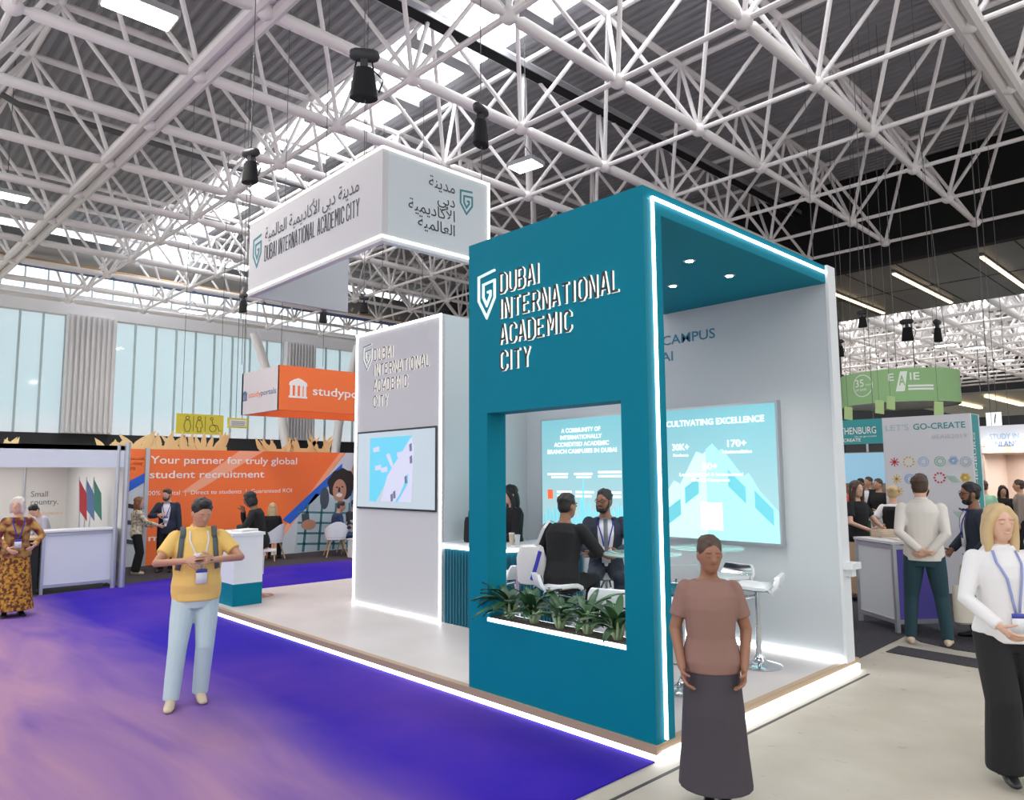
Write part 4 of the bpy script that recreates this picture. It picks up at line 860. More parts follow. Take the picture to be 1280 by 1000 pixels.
MB().tube([(a.x+.65,y_+1.97,0),(a.x+.65,y_+1.97,b.z)], .02, 6).build('panel_seam', ALU, sf)
for k in range(3):
    l = MB().lathe([(.001,0),(.09,0),(.09,.08),(.001,.08)], 14, 0, (a.x+.25+k*.55, y_-.12, b.z-.08)).build('spotlight', LAMP, sf)
Lm = bpy.data.lights.new('stand_light', 'AREA'); Lm.energy = 50; Lm.size = 2; lo = bpy.data.objects.new('stand_light', Lm); C.objects.link(lo); lo.location = (a.x+1.5, y_+1, b.z-.25); lo.parent = sf
bk = at(1232,516,Y=24); bl = at(1252,534,Y=24)
t = thing('hanging_sign', 'square white sign with a thin slash above the right edge stand', 'sign'); box((bk.x,24,bl.z), (bl.x,24.08,bk.z)).build('panel', mat('lit_sign', (245, 246, 246), .5, emit=.8), t); MB().stroke([(bk.x+.2,bl.z+.12),(bl.x-.12,bk.z-.05)], .025, (0,24,0), X_, Z_, .006, 0, 0).build('slash', DARK, t); MB().tube([(bk.x+.1,24.04,bk.z),(bk.x+.1,24.04,DKZ+.095)], .008, 5).tube([(bl.x-.1,24.04,bk.z),(bl.x-.1,24.04,DKZ+.095)], .008, 5).build('suspension', CABLE, t)
# low lattice ceiling with light bars far behind
fz = at(1220,505,Y=42).z
lc = thing('ceiling_raft', 'pale low ceiling raft with warm light bars far behind the right stands', 'ceiling raft'); box((-15,42,fz+.5), (4,60,fz+.6)).build('panel', mat('raft_grey', (170, 174, 172), .6), lc)
for k in range(4): box((-12.2+k*2.1,42.5,fz+.35), (-12.0+k*2.1,50,fz+.45)).build('light_bar', LEDW, lc)
m = MB()
for x in (-14,-5,3): m.tube([(x,45,fz+.6),(x,45,14.22)], .03, 5); m.tube([(x,58,fz+.6),(x,58,14.22)], .03, 5)
m.build('suspension', CABLE, lc)

for px_, py_, D_, lab in ((1060,516,19.0,'green placard hanging left of the GOTHENBURG lettering'), (1099,508,18.2,'green placard hanging under the left half of the green banner'), (1113,503,18.2,'green placard hanging under the middle of the green banner'), (1173,510,17.5,'green placard hanging right of the GO-CREATE heading'), (1241,551,17.0,'green placard below the STUDY IN FINLAND lettering'), (1263,553,17.0,'green placard nearest the right edge of the frame')):
    q = at(px_, py_, D=D_); t = thing('hanging_placard', lab, 'placard', q, .5+.2*math.sin(px_), 'green hanging placards')
    MB().prism([(-.1,-.16),(.1,-.2),(.11,.14),(-.08,.17)], (0,0,0), X_, Z_, .01).build('card', mat('placard_green', (178, 204, 140), .7), t)
    MB().tube([(0,-.005,.14),(0,-.005,DKZ+.095-q.z)], .005, 5).build('cord', CABLE, t)

# ------------------------------------------------------------------ people
def remesh(mb, name, mats, voxel, it=2):
    me = mb.mesh(name, mats); o = bpy.data.objects.new('tmp', me); C.objects.link(o)
    r = o.modifiers.new('r', 'REMESH'); r.mode = 'VOXEL'; r.voxel_size = voxel; r.use_smooth_shade = True
    s_ = o.modifiers.new('s', 'SMOOTH'); s_.factor = .5; s_.iterations = it
    out = evalmesh(o); bpy.data.objects.remove(o); bpy.data.meshes.remove(me)
    out.materials.clear()
    for m in (mats if isinstance(mats, (list, tuple)) else [mats]): out.materials.append(m)
    out.name = name; return out
def ik(a, b, l1, l2, hint):
    d = b-a; L = max(.05, min(d.length, (l1+l2)*.999)); dn = d.normalized()
    x = (L*L+l1*l1-l2*l2)/(2*L); hgt = math.sqrt(max(0, l1*l1-x*x))
    hp = Vector(hint)-dn*dn.dot(Vector(hint)); hp = hp.normalized() if hp.length > 1e-5 else dn.orthogonal().normalized()
    return a+dn*x+hp*hgt, a+dn*L
def facing(dx, dy): return math.atan2(-dx, dy)
HB, HBR, HBL, HGY, HRED = mat('hair_black', (28, 25, 25), .5), mat('hair_brown', (74, 54, 42), .5), mat('hair_blonde', (208, 178, 132), .5), mat('hair_white', (214, 204, 196), .5), mat('hair_auburn', (128, 88, 58), .5)
class Person: pass
def person(label, loc, rz, h, sit=None, lean=0, twist=0, head=(0, 0), LH=(-.24,.06,.82), RH=(.24,.06,.82), LE=(-.6,-.8,-.2), RE=(.6,-.8,-.2), LF=(-.1,0,.08), RF=(.1,0,.08), LK=(-.1,1,0), RK=(.1,1,0), toe=0,
           skin=SKIN1, hair=('short', HB), top=None, sleeve='long', jacket=None, bottom=None, hem=None, wide=0, shoe=None, fem=False, shirtfront=None, tie=None, beard=None, glasses=False, lanyard=None, badge=(0, 1.12), collar=None, vest=None, vox=.012, curl=.5, lips=None, dress=None, group=None, bulk=0, handdir=None):
    k = h/1.75; root = thing('person', label, 'person', loc, rz, group); hz = (sit/k) if sit else .93
    HIP = Vector((0, 0, hz)); Rt = Matrix.Rotation(twist, 3, 'Z')@Matrix.Rotation(-lean, 3, 'X')
    T = lambda p: HIP+Rt@(Vector(p)-Vector((0, 0, .93)))
    sw = .155 if fem else .178; wt = .88 if fem else 1.0
    p = Person(); p.root = root; p.T = T; p.k = k; parts = []
    def link(name, me, parent=root, sm=True):
        o = bpy.data.objects.new(name, me); C.objects.link(o); o.parent = parent; parts.append(o)
        if sm: me.shade_smooth()
        return o
    Rh = Rt@Matrix.Rotation(head[0], 3, 'Z')@Matrix.Rotation(-head[1], 3, 'X')
    HC = T((0, .0, 1.505))+Rh@Vector((0, .022, .122)); Hd = lambda x, y, z: HC+Rh@Vector((x, y, z)); p.Hd = Hd
    arms = {}
    for s, tgt, hint in ((-1, LH, LE), (1, RH, RE)):
        sh = T((s*sw, -.005, 1.4)); el, wr = ik(sh, Vector(tgt), .29, .255, hint); arms[s] = (sh, el, wr)
    legs = {}
    for s, tgt, hint in ((-1, LF, LK), (1, RF, RK)):
        hp = HIP+Vector((s*.09, 0, -.03)); kn, an = ik(hp, Vector(tgt), .425, .41, hint); legs[s] = (hp, kn, an)
    def torso(mb, off, z0, z1=1.5, neck=.06, nofan=False):
        b = bulk
        R_ = [(.80,.13,.1,0),(.86,.155,.112,0),(.93,.168 if not fem else .172,.118,0),(1.0,.152*(1.02 if not fem else .98),.11,.0),(1.08,.142*wt,.1,.005),(1.18,.15*wt,.108,.01),(1.28,.164*wt,.118,.01),(1.36,.168*wt,.112,.0),(1.42,.13*wt,.085,-.005),(1.455,.085,.066,-.005),(1.485,neck,neck,.0)]
        L = []
        for z, rx, ry, yo in R_:
            if z0-.001 <= z <= z1+.001: L.append((z, rx+off+b*(.6 if 1.0 <= z <= 1.3 else .3), ry+off+b*(1.2 if .95 < z < 1.25 else .4), yo))
        mb.rings(L, 18, 0, T)
    # body
    mb = MB(); torso(mb, -.004, .80)
    mb.tube([T((0,-.005,1.44)), HC+Rh@Vector((0,-.018,-.06))], [.06,.054], 12, round_=True)
    Q = Matrix(Rh)
    mb.ell(HC, (.075,.096,.117), 0, 16, 12, Q); mb.ell(Hd(0,.024,-.062), (.055,.064,.06), 0, 14, 9, Q); mb.ell(Hd(0,.096,-.016), (.013,.02,.022), 0, 8, 6, Q); mb.ell(Hd(0,.09,.005), (.009,.012,.03), 0, 8, 6, Q)
    for s in (-1, 1): mb.ell(Hd(s*.077,-.008,-.008), (.012,.02,.032), 0, 8, 6, Q)
    for s, (sh, el, wr) in arms.items(): mb.tube([sh, el, wr], [.052,.041,.028], 12, round_=True)
    for s, (hp, kn, an) in legs.items(): mb.tube([hp, hp.lerp(kn,.5), kn, kn.lerp(an,.35), an], [.088,.078,.056,.056,.038], 12, round_=True)
    fing = MB(); p.hand = {}
    for s, (sh, el, wr) in arms.items():
        d = (wr-el).normalized()
        if handdir and handdir.get(s): d = Vector(handdir[s]).normalized()
        inn = Rt@Vector((-s, .25, 0)); nrm = (inn-d*inn.dot(d)); nrm = nrm.normalized() if nrm.length > .05 else d.orthogonal().normalized(); lat = d.cross(nrm)
        if (lat.dot(Rt@Vector((0, 1, .3)))) < 0: lat = -lat      # thumb side: forward / up
        mb.tube([wr-d*.01, wr+d*.04, wr+d*.09], [(.026,.017),(.038,.016),(.038,.013)], 10, ref=lat, round_=True)
        for q in range(4):
            o_ = (q-1.5)*.019; L = (.062,.074,.07,.055)[3-q if False else q]*(1 if q else .95); b0 = wr+d*.088+lat*(-o_); cc = curl*(1+.12*q)
            pts = [b0]; dd = d.copy()
            for sg in (.42,.32,.26):
                dd = (Matrix.Rotation(0, 3, 'X')@dd)*math.cos(cc*.8)+nrm*math.sin(cc*.8); dd.normalize(); pts.append(pts[-1]+dd*L*sg*1.15)
            fing.tube([b0-d*.02]+pts, [.0095,.0095,.009,.008,.0065], 7, round_=True)
        tb = wr+d*.03+lat*.032; td = (d*.75+lat*.55+nrm*.35).normalized(); fing.tube([tb-lat*.015, tb+td*.03, tb+td*.052+nrm*.008, tb+td*.07+nrm*.02], [.013,.011,.0095,.007], 7, round_=True)
        p.hand[s] = (wr+d*.085+nrm*.025, d, nrm, lat)
    me = remesh(mb, 'body', skin, vox, 2)
    # hands and face belong to the same body mesh
    ft = MB(); ft.v, ft.f, ft.m = fing.v, fing.f, fing.m
    for s in (-1, 1):
        ft.ell(Hd(s*.031,.084,.012), (.017,.009,.0105), 1, 10, 6, Q); ft.ell(Hd(s*.031,.0905,.012), (.0092,.004,.0092), 2, 8, 5, Q)
        ft.tube([Hd(s*.015,.092,.038), Hd(s*.034,.089,.042), Hd(s*.053,.077,.034)], [.0055,.007,.004], 6, 2)
    ft.tube([Hd(-.024,.08,-.056), Hd(-.008,.0885,-.053), Hd(.008,.0885,-.053), Hd(.024,.08,-.056)], [.003,.006,.006,.003], 6, 3).tube([Hd(-.02,.081,-.06), Hd(0,.087,-.064), Hd(.02,.081,-.06)], [.003,.0065,.003], 6, 3)
    bm = bmesh.new(); bm.from_mesh(me); tmp = ft.mesh('x', [skin, EYEW, EYED, LIPS]); bm.from_mesh(tmp); bm.to_mesh(me); bm.free(); bpy.data.meshes.remove(tmp)
    me.materials.clear()
    for m in (skin, EYEW, EYED, lips or LIPS): me.materials.append(m)
    link('body', me)
    # clothing
    def sleeves(mb, off, kind):
        for s, (sh, el, wr) in arms.items():
            r0, r1, r2 = .055+off+bulk*.15, .045+off, .034+off
            if kind == 'short': mb.tube([sh, sh.lerp(el,.68)], [r0, r1+.012], 14, round_=False); mb.ell(sh-Z_*.004, (r0*.97,)*3)
            elif kind == 'none': pass
            elif kind == 'rolled': mb.tube([sh, el, el.lerp(wr,.25)], [r0, r1, r1], 14); mb.ell(sh-Z_*.004, (r0*.97,)*3)
            else: mb.tube([sh, sh.lerp(el,.5), el, el.lerp(wr,.5), wr], [r0, r1+.006, r1, r2+.006, r2], 14); mb.ell(sh-Z_*.004, (r0*.97,)*3)
    def legsleeves(mb, off):
        for s, (hp, kn, an) in legs.items():
            mb.tube([hp, hp.lerp(kn,.5), kn, kn.lerp(an,.5), an+Vector((0,0,-.02))], [.1+off, .088+off+wide*.3, .068+off+wide*.6, .06+off+wide*.9, .052+off+wide*1.2], 14)
            mb.ell(hp, (.1+off,)*3); mb.ell(kn, (.069+off+wide*.6,)*3)
    p.cloth = None
    if bottom and hem is None:
        mb = MB(); torso(mb, .01, .80, 1.08); legsleeves(mb, .004); link('trousers', remesh(mb, 'trousers', bottom, vox, 3))
    if bottom and hem is not None:
        mb = MB(); f = .06 if not dress else .09; R_ = [(hem,.18+f,.17+f,.02)]+[(hem+(.86-hem)*q, .185+f*(1-q)*.8, .16+f*(1-q), .015) for q in (.33,.66)]+[(.9,.178,.13,0),(1.0,.15,.108,0),(1.06,.13,.1,.004)]
        rs = MB().rings(R_, 20); link('skirt', remesh(rs, 'skirt', bottom, vox, 2))
    if top:
        mb = MB(); torso(mb, (.024 if hem is None else .034) if not jacket else .012, .86 if not jacket else .93, 1.455 if not collar else 1.485, .064); sleeves(mb, .006, sleeve); me = remesh(mb, 'shirt', top, vox, 2); link('shirt', me); p.cloth = me
    if vest:
        mb = MB(); torso(mb, .036, .86, 1.42); link('vest', remesh(mb, 'vest', vest, vox, 2))
    if jacket:
        mb = MB(); torso(mb, .026, .80, 1.455, .07); sleeves(mb, .014, 'long'); me = remesh(mb, 'jacket', jacket, vox, 2); link('jacket', me); p.cloth = me
    if collar:
        n = 20; ring = [T((.062*math.cos(2*PI*q/n), -.002+.062*math.sin(2*PI*q/n), 1.482-.012*math.sin(2*PI*q/n))) for q in range(n+1)]
        link('collar', MB().tube(ring, (.011) if False else [(.022,.008)]*(n+1), 8, ref=(0,0,1)).mesh('collar', collar))
    bvh = None
    if p.cloth is not None:
        bvh = BVHTree.FromPolygons([v.co.copy() for v in p.cloth.vertices], [tuple(q.vertices) for q in p.cloth.polygons])
    def onto(x, z, side=1, off=.004):
        o_ = T((x, side*.5, z)); d = (T((x, 0, z))-o_).normalized(); hit = bvh.ray_cast(o_, d)
        return (hit[0] if hit[0] is not None else T((x, side*.13, z)))-d*off, d
    p.onto = onto
    def strip(pts, w, side=1, off=.005, th=.006):
        fp = []
        for q0, q1 in zip(pts[:-1], pts[1:]): fp += [(q0[0]+(q1[0]-q0[0])*f_/3, q0[1]+(q1[1]-q0[1])*f_/3) for f_ in range(3)]
        pts = fp+[pts[-1]]
        vs = []; fs = []; n = len(pts)
        for i, (x, z) in enumerate(pts):
            a = Vector(pts[max(i-1, 0)]); b = Vector(pts[min(i+1, n-1)]); t_ = (b-a).normalized(); nx, nz = -t_.y*w/2, t_.x*w/2
            for (xx, zz) in ((x-nx, z-nz), (x+nx, z+nz)):
                q, d = onto(xx, zz, side, off); vs += [q, q+d*th]
        for i in range(n-1):
            a, b = 4*i, 4*i+4; fs += [(a,a+2,b+2,b),(a+1,b+1,b+3,a+3),(a,b,b+1,a+1),(a+2,a+3,b+3,b+2)]
        fs += [(0,1,3,2),(4*n-4,4*n-2,4*n-1,4*n-3)]
        return MB().add(vs, fs)
    p.strip = strip
    def patch(rows, side=1, off=.006, nc=8):
        vs = []; 
        fine = []
        for q0, q1 in zip(rows[:-1], rows[1:]): fine += [tuple(q0[c]+(q1[c]-q0[c])*f_/4 for c in range(3)) for f_ in range(4)]
        rows = fine+[rows[-1]]
        for z, a, b in rows:
            for c in range(nc+1): vs.append(onto(a+(b-a)*c/nc, z, side, off)[0])
        fs = [(r*(nc+1)+c, r*(nc+1)+c+1, (r+1)*(nc+1)+c+1, (r+1)*(nc+1)+c) for r in range(len(rows)-1) for c in range(nc)]
        n0 = len(vs); vs += [v-(Rt@Vector((0, side*.008, 0))) for v in vs]
        fs += [tuple(q+n0 for q in reversed(f)) for f in fs]; return MB().add(vs, fs)
    p.patch = patch
    if shirtfront:
        rows = [(1.46,-.065,.065),(1.4,-.085,.085),(1.32,-.088,.088),(1.24,-.08,.08),(1.14,-.065,.065),(1.05,-.04,.04),(.96,-.015,.015)]
        link('shirt_front', patch(rows).mesh('shirt_front', shirtfront))
        for s in (-1, 1): link('lapel', strip([(s*.07,1.465),(s*.1,1.38),(s*.1,1.26),(s*.072,1.1)], .03, 1, .008).mesh('lapel', jacket))
    if tie: link('tie', strip([(0,1.45-.42*q/12) for q in range(13)], .045, 1, .013).mesh('tie', tie))
    if lanyard:
        bx, bz = badge
        mb = MB()
        for s in (-1, 1):
            q = strip([(s*.07,1.455),(s*.075+bx*.2,1.38),(bx*.6+s*.045,1.28),(bx+s*.012,bz+.06)], .014, 1, .012); mb.add(q.v, q.f)
        link('lanyard', mb.mesh('lanyard', lanyard)); pos, d = onto(bx, bz, 1, .016); u = Rt@X_; v = Rt@Z_
        link('badge', MB().prism([(-.045,-.065),(.045,-.065),(.045,.06),(-.045,.06)], pos, u, v, -.006).mesh('badge', mat('badge_white', (236, 236, 240), .4)))
        link('badge_header', MB().prism([(-.045,.03),(.045,.03),(.045,.06),(-.045,.06)], pos-d*.002, u, v, -.005).mesh('badge_header', mat('badge_blue', (70, 76, 170), .4)), parts[-1])
    # shoes
    if shoe:
        for s, (hp, kn, an) in legs.items():
            a = toe if not isinstance(toe, dict) else toe[s]; fd = Vector((s*.12+math.sin(-a) if not isinstance(toe, dict) else math.sin(-a), math.cos(a), 0)).normalized(); sd = Vector((fd.y, -fd.x, 0)); b = Vector((an.x, an.y, an.z-.045))
            link('shoe', MB().tube([b-fd*.06, b-fd*.03+Z_*.01, b+fd*.04+Z_*.008, b+fd*.11-Z_*.008, b+fd*.17-Z_*.014], [(.03,.03),(.038,.045),(.04,.045),(.043,.03),(.034,.02)], 14, ref=sd, round_=True).mesh('shoe', shoe))
    # hair
    st, hm = hair; mb = MB()
    if st != 'bald':
        mb.ell(Hd(0,-.018,.036), (.083,.098,.098), 0, 18, 12, Q); mb.ell(Hd(0,-.03,-.005), (.079,.078,.085), 0, 16, 10, Q)
        rr = random.Random(len(label))
        for q in range(70):
            u_, t_ = rr.uniform(.05, 1), rr.uniform(0, 2*PI); c_ = math.sqrt(1-u_*u_)
            if math.sin(t_) > .2 and u_ < .62: continue
            mb.ell(Hd(.08*c_*math.cos(t_), -.016+.097*c_*math.sin(t_), .034+.098*u_), (.016,.02,.012), 0, 7, 5, Q)
        if st == 'quiff': mb.ell(Hd(0,.035,.105), (.055,.045,.035), 0, 12, 8, Q)
        if st in ('long', 'longer'):
            zl = -.3 if st == 'longer' else -.2
            mb.tube([Hd(0,-.035,.05), Hd(0,-.06,-.05), HC+Rh@Vector((0,-.06,-.12)), HC+Rt@Vector((0,-.075,zl))], [(.085,.07),(.09,.06),(.092,.05),(.07,.03)], 16, ref=Rh@X_, round_=True)
            for s in (-1, 1): mb.tube([Hd(s*.03,.045,.1), Hd(s*.072,.04,.04), Hd(s*.085,.015,-.05), Hd(s*.085,.01,-.12), HC+Rt@Vector((s*.085,.015,zl))], [.026,.03,.032,.034,.018], 10, round_=True)
        if st == 'bob':
            mb.ell(Hd(0,-.03,-.03), (.095,.085,.11), 0, 16, 10, Q)
            for s in (-1, 1): mb.tube([Hd(s*.03,.045,.1), Hd(s*.075,.035,.03), Hd(s*.085,.01,-.09)], [.024,.028,.026], 10, round_=True)
        if st == 'bun': mb.ell(Hd(0,-.09,.075), (.05,.045,.045), 0, 12, 8, Q)
        if st == 'pony': mb.tube([Hd(0,-.1,.05), Hd(0,-.145,-.02), Hd(0,-.13,-.15), Hd(.0,-.11,-.27)], [.03,.036,.032,.012], 10, round_=True)
        link('hair', remesh(mb, 'hair', hm, .011, 2))
    if beard:
        mb = MB().ell(Hd(0,.03,-.082), (.058,.064,.044), 0, 14, 8, Q)
        for s in (-1, 1): mb.tube([Hd(s*.068,.02,.0), Hd(s*.064,.03,-.05), Hd(s*.04,.06,-.09)], [.012,.016,.02], 8, round_=True)
        mb.tube([Hd(-.028,.083,-.05), Hd(-.012,.095,-.04), Hd(.012,.095,-.04), Hd(.028,.083,-.05)], [.005,.006,.006,.005], 6, round_=True)
        link('beard', mb.mesh('beard', beard))
    if glasses:
        mb = MB()
        for s in (-1, 1):
            mb.tube([Hd(s*.034+.024*math.cos(t), .1-.012*abs(math.cos(t))*(1 if math.cos(t)*s > 0 else 0), .012+.018*math.sin(t)) for t in [2*PI*q/14 for q in range(15)]], .0028, 6)
            mb.tube([Hd(s*.058,.086,.016), Hd(s*.08,-.0,.012)], .0028, 5)
        mb.tube([Hd(-.01,.1,.014), Hd(.01,.1,.014)], .0028, 5); link('glasses', mb.mesh('glasses', mat('glasses_frame', (40, 36, 36), .3)))
    Sm = Matrix.Scale(k, 4)
    for o in parts: o.data.transform(Sm)
    bpy.context.view_layer.update(); p.M = root.matrix_world.copy()
    p.world = lambda v: p.M@(Vector(v)*k)
    p.finish = lambda root2, name, mb_, m: _fin(p, root2, name, mb_, m)
    return p
def _fin(p, root2, name, mb_, m):
    me = mb_.mesh(name, m); me.transform(Matrix.Scale(p.k, 4)); o = bpy.data.objects.new(name, me); C.objects.link(o); o.parent = root2; me.shade_smooth(); return o
cl = lambda n, c, r=.85: mat('cloth_'+n, c, r)
NAVY, BLKC, CREAM, TEALT, YELW, DENIM = cl('navy', (44, 50, 66)), cl('black', (24, 23, 25)), cl('cream', (226, 218, 210)), cl('dark_teal', (36, 66, 74)), cl('yellow', (238, 196, 112)), cl('pale_denim', (190, 208, 212))
WHT, BEIGE, BLKS, TANS, GREYC = cl('white', (234, 230, 230)), cl('beige', (196, 164, 132)), mat('shoe_black', (20, 20, 22), .35), mat('shoe_beige', (206, 186, 160), .6), cl('charcoal', (58, 60, 68))
LANB, LANW = cl('lanyard_blue', (60, 62, 170)), cl('lanyard_white', (226, 222, 222))

# the man in yellow, walking towards the camera with a phone
ry = facing(6.5, -2.2)
p = person('man in yellow polo shirt looking down at his phone on the purple carpet', (-6.5,2.45,.004), ry, 1.71, head=(.3,.42), RH=(.1,.27,1.22), LH=(-.12,.27,1.22), RE=(1,-.35,-.25), LE=(-1,-.35,-.15), RF=(.17,.12,.08), LF=(-.06,-.02,.08), handdir={1: (-.8,.5,.15), -1: (.6,.6,.1)},
           skin=SKIN3, hair=('quiff', HB), top=YELW, sleeve='short', bottom=DENIM, wide=.008, shoe=TANS, collar=YELW, beard=None, lanyard=LANW, badge=(-.03,1.08), vox=.009, curl=.7, bulk=.045)
bk = thing('backpack', 'grey backpack worn by the man in yellow, its straps over his shoulders', 'backpack', (-6.5,2.45,.004), ry); SG = mat('strap_grey', (86, 96, 98), .8)
for s in (-1, 1):
    p.finish(bk, 'shoulder_strap', p.strip([(s*.125,1.435),(s*.135,1.38),(s*.14,1.3),(s*.15,1.2),(s*.16,1.13)], .042, 1, .012, .012), SG)
    arc = [p.T((s*.125, .1*math.cos(t), 1.40+.085*math.sin(t))) for t in [PI*q/8 for q in range(9)]]; p.finish(bk, 'shoulder_strap', MB().tube(arc, [(.022,.007)]*9, 8, ref=(1,0,0)), SG)
mb = MB().box((-.14,-.29,1.0), (.14,-.13,1.42)); o = p.finish(bk, 'pack', mb, mat('pack_grey', (70, 78, 82), .8)); bv = o.modifiers.new('bevel', 'BEVEL'); bv.width = .05; bv.segments = 4
hp_, d_, n_, l_ = p.hand[-1]; t = thing('phone', 'dark phone in the left hand of the man in yellow', 'phone', p.world(hp_+n_*.012), ry+.4); MB().box((-.07,-.036,-.004),(.07,.036,.004)).build('body', mat('phone_dark', (48,44,56), .3), t, bevel=.002); box((-.066,-.033,.004),(.066,.033,.005)).build('screen', mat('phone_screen', (60,70,90), .2), t)
hp_, d_, n_, l_ = p.hand[1]; t = thing('paper_cup', 'small white cup in the right hand of the man in yellow', 'cup', p.world(hp_+n_*.02-Z_*.03), 0); MB().lathe([(.001,0),(.028,0),(.036,.085),(.032,.085),(.026,.006),(.001,.006)], 16).build('body', WHITE, t, smooth=True); MB().lathe([(.001,.085),(.038,.085),(.036,.094),(.001,.096)], 16).build('lid', WHITE, t)

# the woman at the left edge
OCH = noisy('ochre_pattern', (196, 142, 52), (96, 52, 36), 26, .85, 3, .42, .58); OCT = noisy('brown_pattern', (190, 150, 84), (104, 40, 44), 9, .85, 3, .4, .6)
person('white haired woman in patterned ochre dress with lanyard at the left edge', (-12.2,2.12,0), facing(1,-.05), 1.62, head=(-.55,.05), RH=(.14,.3,1.02), LH=(-.2,.26,1.05), RE=(1,-.5,-.3), LE=(-1,-.5,-.3), skin=SKIN1, hair=('bob', HGY), top=OCT, bottom=OCH, hem=.1, dress=True, shoe=BLKS, fem=True, lanyard=LANB, badge=(0,1.07), vox=.011)
person('dark haired man bent low behind the white counter in the stand at the left', (-14.95,3.05,0), facing(.2,-1), 1.5, lean=.35, head=(.5,.4), RH=(.18,.35,.95), LH=(-.18,.35,.95), skin=SKIN1, hair=('short', HB), top=cl('lilac', (196, 192, 206)), bottom=BLKC, shoe=BLKS, vox=.013)
person('woman in patterned blouse and black trousers reaching towards the man in the suit', (-15.7,4.72,0), facing(.25,1), 1.5, head=(-.3,0), RH=(.2,.42,1.1), LH=(-.1,.24,1.08), RE=(.5,-.4,-1), skin=SKIN1, hair=('long', HRED), top=noisy('blouse_pattern', (222, 214, 190), (150, 142, 112), 22, .85, 3, .45, .6), bottom=BLKC, wide=.03, shoe=TANS, fem=True, lanyard=LANW, badge=(0,1.05), vox=.013)
person('man in dark suit and white shirt standing before the orange wall with phone', (-15.62,5.26,0), facing(1,-.6), 1.66, head=(-.35,.25), RH=(.12,.26,1.2), LH=(-.26,.03,.86), RE=(1,-.6,-.4), skin=SKIN1, hair=('quiff', HBR), top=WHT, jacket=NAVY, shirtfront=WHT, bottom=BLKC, shoe=BLKS, beard=HBR, lanyard=LANB, badge=(0,1.1), vox=.012)
person('woman in black sitting on the white stool with her chin on her hand', (-10.78,5.0,PF), facing(-.55,-.85), 1.62, sit=.82, lean=.22, head=(-.1,.15), RH=(.05,.3,1.36), LH=(-.08,.34,1.12), RE=(.6,.2,-1), LE=(-.8,.1,-.6), RF=(.12,.36,.4), LF=(-.12,.36,.4), skin=SKIN2, hair=('bob', HB), top=BLKC, bottom=BLKC, shoe=BLKS, fem=True, vox=.011)
person('blonde woman in black seated in a shell chair with her back to us', (-16.05,7.7,0), facing(-.9,.6), 1.66, sit=.5, head=(.1,0), RH=(.12,.3,.62), LH=(-.12,.3,.62), RF=(.12,.42,.08), LF=(-.12,.42,.08), skin=SKIN1, hair=('longer', HBL), top=BLKC, bottom=BLKC, shoe=BLKS, fem=True, vox=.013)
person('man in blue suit seated in a shell chair by the photo print', (-15.75,9.12,0), facing(.3,1), 1.72, sit=.5, lean=.2, head=(-.25,.1), RH=(.1,.36,.68), LH=(-.08,.36,.7), RF=(.1,.42,.08), LF=(-.1,.46,.08), skin=SKIN3, hair=('short', HBR), top=WHT, jacket=cl('blue_suit', (36, 58, 92)), bottom=cl('blue_suit', (36, 58, 92)), shoe=BLKS, vox=.013)
person('man in grey jacket seated behind the man in blue suit', (-16.1,9.78,0), facing(.75,.3), 1.74, sit=.5, lean=.15, head=(-.1,.1), RH=(.1,.36,.72), LH=(-.1,.36,.74), RF=(.12,.42,.08), LF=(-.12,.42,.08), skin=SKIN3, hair=('short', HB), top=WHT, jacket=GREYC, shirtfront=WHT, bottom=BLKC, shoe=BLKS, vox=.013)

# inside the stand
person('dark jacketed man on a stool seen from behind through the teal window', (-4.9,5.32,PF), facing(-.25,1), 1.74, sit=.79, lean=.16, head=(-.35,0), RH=(.16,.36,1.0), LH=(-.14,.36,1.0), RE=(.9,-.3,-.5), LE=(-.9,-.3,-.5), RF=(.14,.3,.34), LF=(-.14,.3,.34), skin=SKIN2, hair=('short', HB), top=WHT, jacket=BLKC, bottom=BLKC, shoe=BLKS, vox=.009)
tb = thing('tote_bag', 'white tote bag with a blue strap on the back of the seated man', 'bag', (-5.17,5.18,.82), .35)
MB().rings([(0,.12,.05),(.03,.15,.07),(.25,.16,.075),(.36,.13,.05),(.38,.1,.02)], 16).build('body', cl('tote_white', (224, 220, 216)), tb, smooth=True); MB().tube([(.04,-.08,.05),(.1,-.1,.2),(.14,-.1,.33)], [(.02,.005)]*3, 6, ref=(1,0,0)).build('blue_strap', LANB, tb); MB().tube([(.06,-.02,.36),(.16,-.05,.55),(.2,0,.62),(.2,.1,.6)], [(.016,.004)]*4, 6, ref=(1,0,0)).build('strap', cl('tote_white', (224,220,216)), tb)
p = person('man in glasses, dark suit and grey tie sitting at a glass table facing us', (-5.1,6.25,PF), facing(.62,-.75), 1.76, sit=.8, lean=.06, head=(-.5,.05), RH=(.05,.3,.96), LH=(-.13,.38,.98), RE=(.9,-.4,-.4), LE=(-.9,-.4,-.4), RF=(.14,.3,.34), LF=(-.14,.3,.34), skin=SKIN2, hair=('short', HB), top=WHT, jacket=NAVY, shirtfront=WHT, tie=cl('tie_grey', (120, 126, 136)), bottom=NAVY, shoe=BLKS, beard=HB, glasses=True, lanyard=LANB, badge=(0,1.06), vox=.009)
person('person with long black hair in a black top behind the lit counter', (-6.72,6.42,PF), facing(-.4,-1), 1.66, head=(0,.2), RH=(.14,.28,1.0), LH=(-.14,.28,1.0), skin=SKIN1, hair=('longer', HB), top=BLKC, bottom=BLKC, shoe=BLKS, fem=True, vox=.011)

